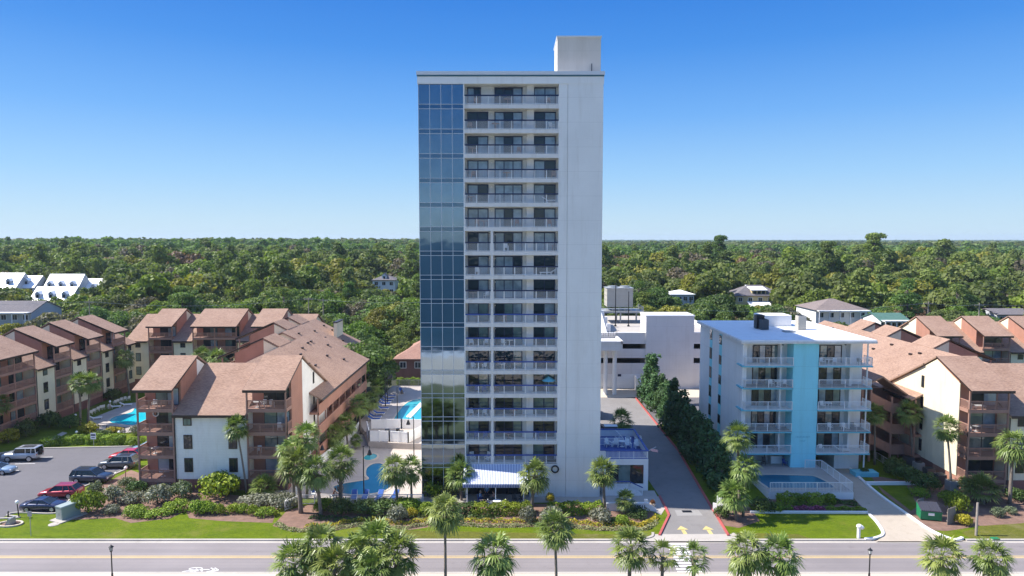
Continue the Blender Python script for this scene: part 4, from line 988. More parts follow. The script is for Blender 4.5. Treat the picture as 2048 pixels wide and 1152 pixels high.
# the wood beyond: one mass
def wood(name, P, tmpl, mats, scale_fn, seed):
    rng = np.random.default_rng(seed); Vs, Ts, Ms = [], [], []
    for (x, y) in P:
        k = rng.integers(len(tmpl)); V, T = tmpl[k][:2]; s = scale_fn(rng, x, y); hr_ = headroom(x, y)/(19 if tmpl[k][2] else 12.5); s = (min(s[0], max(hr_, .45)), min(s[1], hr_, .96+.32*rng.random()**2.5 if tmpl[k][2] else 9)); a = rng.random()*6.28; ca, sa = math.cos(a), math.sin(a)
        W = np.empty_like(V); W[:,0] = (V[:,0]*ca-V[:,1]*sa)*s[0]+x; W[:,1] = (V[:,0]*sa+V[:,1]*ca)*s[0]+y; W[:,2] = V[:,2]*s[1]+terrain(x,y)
        Vs.append(W); Ts.append(np.clip(T*.5+rng.random()*.75-.12, 0, 1)); q = rng.random()
        Ms.append(np.full(len(T), tmpl[k][2] if tmpl[k][2] else (0 if q < .46 else 1 if q < .6 else 2 if q < .68 else 4 if q < .9 else 5 if q < .915 else 3)))
    me = quad_mesh(name, np.vstack(Vs), np.concatenate(Ts), [mt[m] for m in mats], np.concatenate(Ms))
    return setting(new_obj(name, me), 'stuff')
def template(seed, pine, per, leaf, nl):
    rng = np.random.default_rng(seed)
    if pine: Rr, H = 4.2, 18; c, r = pine_parts(rng, Rr, H, 9, nl)
    else: Rr, H = 6.4, 11.5; c, r = oak_parts(rng, Rr, H, 3.0, nl); r = r*.85
    Cn, Nn, Ss, Ts = lumps_cloud(c, r, per, leaf, rng, .5, .75, -.2)
    return leaf_quads(Cn, Nn, Ss, rng), Ts, 3 if pine else 0
OM = ['oak','oaky','oakg','pine','oakb','oakr']
t1 = [template(s, False, 17, .8, 26) for s in (1,2,3,4,8,9)]+[template(5, True, 18, .75, 22)]
wood('wood', REST, t1, OM, lambda r, x, y: (lambda k: (k*(.9+.2*r.random()), k**.7*(.9+.4*r.random())))(.7+.85*r.random()**1.3), 1)
def scatter(y0, y1, sp, seed):
    rng = np.random.default_rng(seed); P = []; y = y0
    while y < y1:
        half = y*1.05+20; x = -half+rng.random()*sp
        while x < half: P.append((x+rng.normal()*sp*.2, y+rng.normal()*sp*.2)); x += sp
        y += sp*.85
    return P
t2 = [template(s, False, 5.5, 1.5, 12) for s in (11,12,13,17)]+[template(s, True, 6, 1.4, 13) for s in (14,)]
wood('distant_wood', scatter(420, 800, 10, 3), t2, OM, lambda r, x, y: (.8+.8*r.random(), .8+.45*r.random()), 2)
t3 = [template(s, False, 1.6, 2.9, 8) for s in (21,22)]+[template(s, True, 1.8, 2.8, 8) for s in (24,25)]
wood('far_wood', scatter(800, 1700, 20, 5), t3, OM, lambda r, x, y: (1.5+.5*r.random(), .8+.35*r.random()), 3)
wood('horizon_wood', scatter(1700, 5600, 70, 7), t3, OM, lambda r, x, y: (5+2*r.random(), .75+.3*r.random()), 4)
# one tall pine that stands above the skyline
for px, py, Y, s, lab in ((1750,470,300,1.3,'tall dark pine rising above the skyline, well right of the tower'),(1440,474,330,1.05,'slim pine poking above the skyline over the garage'),(1655,486,285,1.1,'broad bright pine just under the skyline above the yellow house')):
    p = at(px, py, Y); t = [q for q in TREES if q[0] == 'pine'][0]; T = thing('pine_tree', lab, 'tree', (p.x, Y, terrain(p.x,Y)), 1.0)
    k = (p.z-terrain(p.x,Y))/t[4]; T.scale = (k*s*.9, k*s*.9, k); new_obj('crown', t[1], T); new_obj('trunk', t[2], T)

# palms ---------------------------------------------------------------
def palm_crown(seed, nf=46, Rr=2.2, dead=7, droop=1.0, nl=15, emin=-48):
    rng = np.random.default_rng(seed); V = []; T = []; Mi = []
    def quad(a, b, c, d, t, m): V.extend([a,b,c,d]); T.append(t); Mi.append(m)
    for i in range(nf+dead):
        isd = i >= nf; az = i*2.39996+rng.normal()*.25
        el = R(lerp(82, emin, (i/nf)**.85)+rng.normal()*6) if not isd else R(-55-rng.random()*25)
        pl_ = Rr*(.42+.12*rng.random())*(.8 if isd else 1); t0 = rng.random()*.75
        d = np.array([math.cos(az)*math.cos(el), math.sin(az)*math.cos(el), math.sin(el)]); side = np.array([-math.sin(az), math.cos(az), 0.])
        base = np.array([0,0,.1])+d*.12; tip = base+d*pl_-np.array([0,0,.12*droop*math.cos(el)])
        d2 = d-np.array([0,0,.35*droop*(.4+math.cos(el))]); d2 /= np.linalg.norm(d2); up = np.cross(side, d2); up = up if up[2] > 0 else -up
        w = side*.025; quad(base-w, base+w, tip+w*.7, tip-w*.7, .3, 1 if isd else 0)
        L = Rr*(.5+.1*rng.random())*(.75 if isd else 1)
        for j in range(nl):
            f = (j/(nl-1)-.5)*2; a = f*R(98)*(.5 if isd else 1)+rng.normal()*.05
            ld = d2*math.cos(a)+side*math.sin(a)-up*.16*abs(f)+up*.1*rng.normal()
            ld /= np.linalg.norm(ld); l = L*(1-.28*abs(f))*(.85+.3*rng.random()); wd = np.cross(ld, up); wd /= max(1e-6, np.linalg.norm(wd)); wd = wd*.062*Rr/2.2
            m1 = tip+ld*l*.55; e = tip+ld*l*.9+np.array([0,0,-.2*droop*l*(.5+rng.random())]); tt = np.clip(t0+.25*rng.random(), 0, 1)
            quad(tip-wd*.3, tip+wd*.3, m1+wd, m1-wd, tt, 1 if isd else 0); quad(m1-wd, m1+wd, e+wd*.15, e-wd*.15, min(1, tt+.12), 1 if isd else 0)
    return quad_mesh('palm_crown', np.array(V), np.array(T), [mt['palm'], mt['palmd']], np.array(Mi))
PCR = [palm_crown(s, 42+3*(s%3), 2.2, (5,9,3,12,6)[s%5], (.7,1.0,.6,1.15,.8)[s%5]) for s in range(5)]
PCR_S = palm_crown(17, 24, 2.3, 2, .6, 13, -30)
PCR_B = palm_crown(9, 40, 2.2, 2, .7, 15, -5)       # low spreading palm without a trunk
def palm_trunk(H, lean, r, boots, seed):
    rng = random.Random(seed); mb = MB(); k = 7; pts = [Vector((lean[0]*(i/k)**1.3, lean[1]*(i/k)**1.3, -.1+(H+.1)*i/k)) for i in range(k+1)]
    prof = lambda t: r*(1.25-.45*t) if t < .8 else r*(.95+.9*(t-.8))
    rings = [[(p.x+prof(i/k)*math.cos(a*PI/4), p.y+prof(i/k)*math.sin(a*PI/4), p.z) for a in range(8)] for i, p in enumerate(pts)]
    mb.loft(rings); bt = None
    if boots:
        bt = MB(); n = int(14*H*boots)
        for j in range(n):
            z = H*(1-boots*rng.random()); t = z/H; a = rng.random()*6.28; c = Vector((lean[0]*t**1.3, lean[1]*t**1.3, z)); o = Vector((math.cos(a), math.sin(a), 0)); s = Vector((-math.sin(a), math.cos(a), 0))*(.08 if j%2 else -.08)
            bt.cyl(c+o*r*.7-Vector((0,0,.1)), c+o*(r+.2)+s+Vector((0,0,.26)), .06, .035, 4)
    return mb, bt
PN = [0]
def palm(lab, crown, base, size=1.0, boots=.25, r=.17, Y=None, group=None, name='palm_tree', cr=None, zb=.1):
    i = PN[0]; PN[0] += 1
    if base is not None:
        bx, by = g(base[0], base[1], zb); c = at(crown[0], crown[1], by)
    else:
        c = at(crown[0], crown[1], Y); bx, by = c.x+((i%5)-2)*.08, Y; zb = .05 if Y < 60 else .1
    T = thing(name, lab, 'palm', (bx, by, zb), 0, group); H = max(.4, c.z-zb-.25*size)
    tb, bt = palm_trunk(H, (c.x-bx, 0), r*max(.85,size), boots, i)
    tr = tb.build('trunk', mt['ptrunk'], T, True)
    if bt: bt.build('boots', mt['boot'], tr)
    o = new_obj('crown', cr or PCR[i%5], T, (c.x-bx, 0, H)); o.rotation_euler = (0,0,i*1.37); o.scale = (size,)*3
    return T
rowl = 'palms along the near edge of the road'
FR = [(588,1122,56.5,1.08,'dense dark palm at the left end of the near palm thicket'),(640,1090,57.5,1.12,'taller palm second from the left in the near palm thicket'),(668,1130,55.5,1.0,'low palm in front of the near thicket, third from its left'),(715,1108,57,1.1,'palm with broad fronds in the middle of the near palm thicket'),(752,1084,57.3,1.15,'highest palm of the near thicket, with bright top fronds'),(794,1106,56.3,1.1,'palm at the right end of the near palm thicket'),(745,1138,55,1.0,'low palm at the bottom edge of the photo under the thicket top'),
 (890,1022,57.5,1.0,'tall slim palm with a drooping shaggy crown in front of the awning'),(988,1108,57,1.22,'round full palm at the near road edge just right of the tall shaggy one'),(1110,1056,57.4,.98,'slender palm with a small crown crossing the yellow road line'),(1262,1092,57.2,1.05,'thick-trunked palm left of the crosswalk'),(1326,1110,57,.8,'smaller palm overlapping the left of the crosswalk bars'),(1388,1113,57,.85,'sparse palm in front of the crosswalk bars'),(1492,1102,57.2,1.08,'left palm of the pair at the road edge right of the crosswalk'),(1560,1108,57,1.12,'right palm of the pair at the road edge right of the crosswalk'),(1884,1110,57.2,1.08,'left palm of the pair at the bottom right corner'),(1982,1112,57,1.0,'right palm of the pair at the bottom right corner')]
for px, py, Y, s, lab in FR:
    palm(lab, (px,py), None, s*(.9 if px > 800 else .97), .35 if 1200 < px < 1600 or px < 800 else .12, .17 if px not in (890,1110) else .13, Y, cr=PCR[3] if px == 890 else PCR_S if px in (1388,1326) else None)
for a in [('leaning slim palm in front of the cream apartment wall',(473,853),(493,986),.82,.1,.13),
 ('shaggy palm at the back left of the cluster beside the pool',(584,902),(588,1006),1.0,.7,.19),('biggest palm of the cluster beside the pool',(594,925),(602,1026),1.15,.6,.2),('palm half hidden behind the pool cluster, under the cream gable',(613,872),(614,997),.95,.25,.16),('bright palm in front of the blue pool towel',(631,940),(642,1032),1.05,.5,.18),('palm at the right of the cluster, against the pool water',(682,922),(681,1009),1.05,.7,.2),
 ('dark shaded palm beside the brown gallery, left one',(667,868),(671,908),.85,.1,.15),('shaded palm beside the brown gallery, with a bare trunk by the white fence',(691,847),(696,899),.9,.1,.15),('shaded palm over the blue loungers, nearer one',(718,808),(721,868),.95,.1,.16),('shaded palm over the blue loungers, farther one',(740,800),(738,846),.9,.1,.16),('palm at the far end of the blue loungers',(757,772),(757,812),.85,.1,.16),
 ('left palm of the pair at the right rim of the front pool',(789,938),(795,1011),.95,.2,.15),('right palm of the pair at the right rim of the front pool',(822,938),(823,998),.9,.1,.14),('palm covering the left end of the striped awning',(920,947),(923,1001),.92,.15,.14),('shaggy palm at the right end of the striped awning',(1069,949),(1063,1025),1.05,.45,.17),('palm in front of the bare pale wall at the tower corner',(1206,943),(1209,1020),.92,.2,.16),
 ('bushy middle palm of the triple clump by the red kerb',(1492,934),(1486,1033),.88,.3,.17),('tallest palm of the triple clump by the red kerb',(1475,871),(1479,1024),.92,.2,.17),('lowest palm of the triple clump by the red kerb',(1467,988),(1473,1040),.95,.5,.18),
 ('shaded palm by the stair tower landing',(1819,822),(1826,932),.92,.05,.15),('slim palm in front of the cream gable, shadowed trunk',(1894,856),(1902,981),.9,.1,.14),('palm at the right edge in front of the cream wall',(2027,888),(2019,1008),1.05,.25,.17),('shaded palm just right of the turquoise block balconies',(1750,826),(1749,930),.8,.05,.14),
 ('left palm of the tall pair at the car park pool',(160,764),(161,850),1.0,.1,.17),('right palm of the tall pair at the car park pool',(181,764),(176,846),1.0,.1,.17),('left palm of the pair against the long left apartment row',(225,705),(227,783),.98,.05,.17),('right palm of the pair against the long left apartment row',(250,714),(259,792),1.05,.05,.17),('palm cut by the left edge beside the apartment row',(-4,806),(-2,880),1.0,.1,.17)]:
    palm(*a)
palm('palm top showing above the roof between the two left stacks', (404,712), None, 1.0, .1, .17, 118); palm('second palm top showing above the cream middle roof', (434,716), None, 1.0, .1, .17, 117); palm('small shaded palm behind the blue sun deck', (1243,840), None, .95, .1, .15, 98)
palm('low broad palm without much trunk beside the wooden post', (1963,980), (1966,1006), 1.12, 0, .2, cr=PCR_B)
palm('small spiky palm in front of the house number wall', (1251,999), (1251,1029), .62, .5, .14, cr=PCR[2])
palm('tiny potted-size palm on the paving by the white vinyl screen', (712,880), (712,897), .5, .2, .1, cr=PCR[2])
palm('dark low cycad-like palm under the right balcony stack', (527,974), (528,992), .85, 0, .15, cr=PCR_B, name='cycad')

# shrubs and hedges ---------------------------------------------------
def mound_mesh(seed, leaf=.2, nl=16, per=230):
    rng = np.random.default_rng(seed); d = rdir(nl, rng, -.05); k = .45+.25*rng.random(nl)
    c = np.stack([d[:,0]*k, d[:,1]*k, .34+.42*d[:,2]*k*1.5], 1); r = .3+.16*rng.random(nl)
    Cn, Nn, Ss, Ts = lumps_cloud(c, r, per, leaf, rng, .5, .9, -.6); Cn[:,2] = np.maximum(Cn[:,2], .02)
    return quad_mesh('shrub_leaves', leaf_quads(Cn, Nn, Ss, rng), Ts, mt['bush'])
MD = [mound_mesh(s, .12, 20, 420) for s in range(4)]
def shrub(lab, x0, x1, y0, y1, m, seed=0, group=None, name='shrub'):
    bx, by = g((x0+x1)/2, y1-3, .1); px = FOC/math.hypot(by, CAMZ); wd = (x1-x0)/px*1.14; th = math.atan2(CAMZ, by)
    # a mound's picture height is its height plus its foreshortened depth
    h = max(.5, ((y1-y0)/px-wd*math.sin(th)*.55)/math.cos(th)*1.05)
    T = thing(name, lab, 'shrub', (bx, by+wd*.3, .1), seed*1.1, group); T.scale = (wd*.5, wd*.5, h/.98)
    o = new_obj('foliage', MD[seed%4], T); o.material_slots[0].link = 'OBJECT'; o.material_slots[0].material = mt[m]
    s = MB(); s.cyl((0,0,-.05),(0,0,.4),.07,.05,6); s.build('stem', mt['trunk'], T); return T
SH = [('large bright green rounded shrub beside the utility cabinet',135,192,984,1036,'bush'),('dark variegated shrub behind the bright one by the parked cars',170,199,970,1000,'bushv'),('wide silver-grey shrub at the left of the bed',199,241,977,1014,'bushg'),('dark speckled shrub next to the car park corner',231,264,958,984,'bushv'),('silver-grey shrub in the middle of the front bed',236,279,987,1014,'bushg'),('dark green shrub against the left balcony stack',250,288,964,991,'bushd'),('wide silver-grey shrub in front of the left balcony stack',281,330,976,1017,'bushg'),('grey variegated shrub at the foot of the left balcony stack',299,353,959,986,'bushg'),('round speckled green shrub in front of the brick skirt',334,377,966,1004,'bushv'),('small pale silver shrub at the lawn edge',200,233,1012,1034,'bushg'),
 ('leftmost mound of the clipped bright hedge by the lawn',238,284,1013,1037,'bush'),('second mound of the clipped bright hedge, lowest one',256,290,1020,1040,'bush'),('long mound of the clipped bright hedge by the lawn',283,338,1016,1040,'bush'),('right end mound of the left clipped hedge',321,369,1003,1031,'bush'),('tall clipped mound at the left of the second hedge',373,412,1004,1034,'bush'),('clipped mound overlapping the tall one in the second hedge',398,430,1009,1035,'bush'),('small clipped ball after the tall mound of the second hedge',429,449,1012,1034,'bush'),('clipped double mound in the middle of the second hedge',447,477,1011,1032,'bush'),('clipped mound just right of the second hedge middle',468,493,1012,1032,'bush'),('small clipped ball toward the end of the second hedge',491,514,1014,1035,'bush'),('last wide clipped mound of the second hedge',507,545,1017,1040,'bush'),
 ('large bright shrub covering the brick skirt of the cream wall',390,466,948,1006,'bush'),('left silver-grey shrub below the leaning palm',473,540,989,1019,'bushg'),('right silver-grey shrub next to the white fence corner',534,586,989,1023,'bushg'),
 ('bright green shrub by the white fence under the palms',622,662,1000,1030,'bush'),('dark green shrub right of the palm cluster',655,700,1002,1038,'bushd'),('dark shrub along the pool fence, second from the cluster',695,745,1004,1036,'bushd'),('dark shrub along the pool fence, third from the cluster',735,790,1002,1036,'bushd'),('bright shrub at the right end of the pool fence',790,842,998,1030,'bush'),('tall grass-like shrub in the flower bed under the pool palms',772,812,1016,1050,'bushg'),('small yellowish shrub at the foot of the pool palm',812,835,1020,1038,'bushy'),('tall bright shrub beside the glass corner of the tower',843,884,966,1002,'bush'),('dark shrub left of the awning posts',880,918,970,1002,'bushd'),
 ('yellow-green shrub under the shaggy tall palm',838,870,1008,1040,'bush'),('spiky pale shrub in the mulch under the slender road palm',1080,1125,1020,1062,'bushg'),('tall ornamental grass clump beside the awning palm',1040,1070,1018,1052,'bushg'),('wispy grass clump by the tower corner palm',1180,1225,1020,1052,'bushg'),('small orange-brown shrub against the pale wall',1092,1110,990,1010,'bushy'),('bright green shrub in the bed under the house number',1232,1262,1034,1054,'bush'),('dark shrub below the house number wall',1258,1300,1018,1042,'bushd'),('dark ground shrub left of the small spiky palm',1205,1240,1036,1052,'bushd'),
 ('yellow shrub in front of the car park pool, left one',150,187,848,872,'bushy'),('yellow shrub in front of the car park pool, middle one',205,238,856,870,'bushy'),('round green shrub behind the parked red car',246,282,876,897,'bush'),('silver shrub by the car park pool near the balcony stack',255,283,853,874,'bushg'),('green shrub at the pool side of the parking hedge',185,215,862,880,'bushd'),('yellow-green shrub at the left photo edge by the lawn',-12,26,862,892,'bushy'),('dark purple-green shrub beside the left apartment row',24,62,842,880,'bushd'),
 ('dark shrub against the left apartment row, by the tall palm pair',64,110,826,862,'bushd'),('dark shrub against the left apartment row, behind the pool chairs',196,236,780,804,'bushd'),('dark shrub beside the lawn path near the pool',112,150,834,862,'bushd'),
 ('bright shrub left of the green dumpster',1829,1862,978,1000,'bush'),('bright shrub behind the green dumpster',1884,1926,984,1010,'bush'),('large bright shrub right of the green dumpster',1905,1946,990,1034,'bush'),('low reddish-green shrub at the drive corner by the dumpster',1918,1952,1032,1056,'bushy'),('dark shrub in the shade near the stair tower',1778,1815,918,956,'bushd'),('dark spreading shrub in the shaded side bed',1800,1850,932,974,'bushd'),('dark green shrub along the condensers',1835,1888,950,990,'bushd'),('dark shrub at the foot of the right balcony stack',1925,1960,960,992,'bushd'),('dark round shrub at the right photo edge',2022,2062,980,1008,'bushd'),('pale spiky plant in the mulch at the right edge',1990,2014,1018,1040,'bushv'),('second pale spiky plant in the mulch at the right edge',2016,2036,1016,1034,'bushv'),
 ('low dark shrub at the base of the white gate sign',1432,1462,1016,1042,'bushd'),('green shrub beside the triple palm clump',1510,1552,1000,1030,'bushd'),('yellowish low shrub at the left of the raised pool bed',1540,1574,1008,1028,'bush')]
for i, s in enumerate(SH): shrub(*s, seed=i)
def hedge_mesh(L, W, H, seed, m, leaf=.16, dens=120):
    rng = np.random.default_rng(seed); n = int(dens*(L*H*2+L*W+W*H*2)); P = np.empty((n,3)); Nn = np.empty((n,3)); q = rng.random(n); aS, aT, aE = L*H*2, L*W, W*H*2; tot = aS+aT+aE
    u = rng.random(n); v = rng.random(n); sg = np.where(rng.random(n) < .5, -1., 1.)
    s1 = q < aS/tot; s2 = (q >= aS/tot) & (q < (aS+aT)/tot); s3 = ~(s1|s2)
    P[:,0] = np.where(s3, sg*L/2, (u-.5)*L); P[:,1] = np.where(s1, sg*W/2, (v-.5)*W); P[:,2] = np.where(s2, H, np.where(s1, v, u)*H)
    Nn[:] = 0; Nn[s1,1] = sg[s1]; Nn[s2,2] = 1; Nn[s3,0] = sg[s3]
    bul = .13*np.sin(P[:,0]*2.1+seed)+.1*np.sin(P[:,0]*5.3)+.06*rng.normal(size=n); P += Nn*bul[:,None]; P[:,2] = np.maximum(P[:,2], .03)
    Nn = unit(Nn+np.array([0,0,.25])+.55*rng.normal(size=(n,3)))
    return quad_mesh('hedge_leaves', leaf_quads(P, Nn, leaf*(.7+.6*rng.random(n)), rng), np.clip(.4+.3*np.sin(P[:,0]*1.7)+.3*rng.normal(size=n), 0, 1), mt[m])
def hedge(lab, p, q, W, H, m, seed, zb=.1):
    a = Vector((*g(*p,zb),0)); b = Vector((*g(*q,zb),0)); d = b-a; T = thing('hedge', lab, 'hedge', ((a.x+b.x)/2,(a.y+b.y)/2,zb), math.atan2(d.y,d.x))
    new_obj('foliage', hedge_mesh(d.length, W, H, seed, m), T); s = MB()
    for i in range(int(d.length/.9)): s.cyl((-d.length/2+.4+i*.9,0,0),(-d.length/2+.4+i*.9,0,H*.6),.04,.03,5)
    s.build('stems', mt['trunk'], T); return T
for a in [('bright clipped hedge in front of the awning terrace',(948,1028),(1062,1026),1.6,1.0,'bush',1),('bright clipped hedge in front of the bare tower wall',(1098,1026),(1203,1026),1.5,1.0,'bush',2),('darker hedge under the left of the awning hedge',(842,1026),(948,1026),1.2,.9,'bushd',3),('green hedge along the back of the car park, left part',(82,892),(170,886),1.5,1.1,'bush',4),('green hedge along the back of the car park, by the sign',(172,886),(246,888),1.8,1.2,'bush',5),('dark hedge below the raised pool wall',(1556,1008),(1668,1008),1.0,1.1,'bush',6),('bright clipped hedge behind the upper pool fence',(795,768),(850,768),1.2,1.2,'bush',7),('long dark hedge at the foot of the left apartment row',(62,836),(240,772),1.4,1.2,'bushd',9)]: hedge(*a)
# low flower borders, uncountable
def border(name, pts, wd, h, m, dens, leaf, seed):
    rng = np.random.default_rng(seed); p = smooth_path([g(*q,.11) for q in pts], 8); Ps = []
    for a, b in zip(p[:-1], p[1:]):
        a = np.array(a); b = np.array(b); L = np.linalg.norm(b-a); n = int(L*dens*wd); d = (b-a)/L; nn = np.array([-d[1], d[0]])
        t = rng.random((n,1)); o = (rng.random((n,1))-.5)*wd; xy = a+(b-a)*t+nn*o; z = h*(1-(2*np.abs(o)/wd)**2.5)*(.5+.5*rng.random((n,1)))*(.7+.3*np.sin(xy[:,:1]*4)); Ps.append(np.hstack([xy, .11+z]))
    P = np.vstack(Ps); n = len(P); Nn = unit(np.array([0,-.2,.8])+.6*rng.normal(size=(n,3)))
    return setting(new_obj(name, quad_mesh(name, leaf_quads(P, Nn, leaf*(.6+.8*rng.random(n)), rng), np.clip(rng.random(n)*1.1-.05, 0, 1), mt[m])), 'stuff')
lo = [(553,1046),(575,1058),(610,1062),(660,1060),(705,1052),(750,1050),(800,1057),(850,1050),(900,1047),(960,1052),(1030,1052),(1090,1050),(1150,1054),(1200,1059),(1250,1058),(1290,1058),(1312,1044)]
border('flower_border', lo, .8, .35, 'flowerw', 190, .13, 1)
border('flower_border', [(x, y-9) for x, y in lo[2:]], .9, .45, 'flower', 120, .14, 2)
border('flower_border', [(1262,1048),(1290,1050),(1308,1038)], 1.0, .4, 'flower', 220, .14, 7)
border('ground_cover', [(620,1034),(700,1040),(760,1036),(840,1034),(930,1036),(1000,1036)], 1.2, .4, 'bushd', 40, .2, 8)
border('flower_border', [(1583,1018),(1612,1019),(1650,1019)], 1.0, .5, 'flowerp', 220, .14, 3)
border('flower_border', [(1650,1019),(1690,1019),(1732,1020)], .9, .45, 'bush', 220, .14, 4)
border('flower_border', [(1510,1024),(1545,1019),(1585,1019)], .9, .5, 'bush', 180, .16, 5)
border('ground_cover', [(1560,1000),(1640,1001),(1715,1010)], 1.1, .5, 'bushd', 160, .18, 6)
# dark cypress row along the driveway
CY = []
for i in range(3):
    rng = np.random.default_rng(80+i); nl = 46; t = rng.random(nl)**1.15; a = rng.random(nl)*6.28; q = 1.75*(1-t)**.6*(.4+.6*rng.random(nl))
    c = np.stack([q*np.cos(a), q*np.sin(a), .4+7.0*t], 1); r = .42+.42*(1-t)*rng.random(nl)
    extra = np.array([[q_*math.cos(a_), q_*math.sin(a_), 6.2+1.6*rng.random()] for q_, a_ in [(rng.random()*1.1, rng.random()*6.28) for _ in range(7)]])
    c = np.vstack([c, extra]); r = np.concatenate([r, np.full(7, .26)])
    Cn, Nn, Ss, Ts = lumps_cloud(c, r, 150, .26, rng, .6, 1.5, -.7); CY.append(quad_mesh('cypress_crown', leaf_quads(Cn, Nn, Ss, rng, 1.6), Ts, mt['cyp']))
n = 15
for i in range(n):
    y = 81.5+i*3.45; x = lerp(25.7, 26.6, i/n)+random.uniform(-.35,.35); pos = ('nearest the road','second from the road','third from the road','fourth from the road','fifth from the road','sixth from the road','seventh from the road','in the middle of the row','eighth from the far end','seventh from the far end','fifth from the far end','fourth from the far end','third from the far end','second from the far end','at the far end, with sunlit tips')[i]
    pos = pos.replace('eighth from the far end','just past the middle of the row').replace('seventh from the far end','sixth from the far end')
    T = thing('cypress_tree', f'dark shaggy cypress in the driveway row, {pos}', 'tree', (x, y, .1), i*1.9, 'cypresses along the driveway'); s = random.uniform(.82,1.08)*(1.16 if i > 12 else 1); T.scale = (s*1.12, s*1.12, s)
    new_obj('crown', CY[i%3], T); tb = MB(); tb.cyl((0,0,-.1),(0,0,5),.2,.06,7); tb.build('trunk', mt['trunk'], T)
# ------------------------------------------------------------------ vehicles
CARK = {
 'coupe': dict(L=4.6,W=1.84,belt=[(-2.3,.62),(-2.2,.9),(-1.5,.98),(0,.96),(.9,.93),(1.8,.8),(2.22,.66),(2.3,.5)],cab=(-1.55,-.75,.25,1.15),roof=1.36,wb=(-1.4,1.38),r=.33,zb=.22,inn=.22),
 'sedan': dict(L=4.75,W=1.85,belt=[(-2.37,.62),(-2.28,.98),(-1.6,1.04),(0,.98),(1.0,.95),(1.9,.82),(2.28,.68),(2.37,.5)],cab=(-1.85,-1.05,.35,1.2),roof=1.45,wb=(-1.42,1.42),r=.33,zb=.22,inn=.2),
 'suv': dict(L=4.85,W=1.95,belt=[(-2.42,.6),(-2.38,1.08),(-1.6,1.12),(0,1.08),(1.05,1.06),(1.95,.98),(2.32,.82),(2.42,.55)],cab=(-2.36,-2.0,.35,1.15),roof=1.74,wb=(-1.45,1.45),r=.38,zb=.3,inn=.17),
 'cross': dict(L=4.6,W=1.88,belt=[(-2.3,.6),(-2.26,1.02),(-1.5,1.06),(0,1.0),(1.0,.98),(1.85,.88),(2.2,.74),(2.3,.5)],cab=(-2.2,-1.55,.3,1.15),roof=1.62,wb=(-1.35,1.4),r=.36,zb=.27,inn=.2),
 'boxy': dict(L=4.75,W=2.06,belt=[(-2.3,.7),(-2.28,1.25),(-1.0,1.25),(.6,1.25),(.75,1.22),(2.1,1.16),(2.25,1.1),(2.3,.7)],cab=(-2.26,-2.18,.45,.8),roof=1.92,wb=(-1.4,1.42),r=.42,zb=.42,inn=.08),
 'van': dict(L=6.2,W=2.2,belt=[(-3.1,.6),(-3.08,1.5),(-1.0,1.5),(1.6,1.45),(2.0,1.3),(2.8,1.15),(3.05,.95),(3.1,.6)],cab=(-3.06,-3.02,1.3,2.1),roof=2.9,wb=(-1.9,1.9),r=.4,zb=.35,inn=.06)}
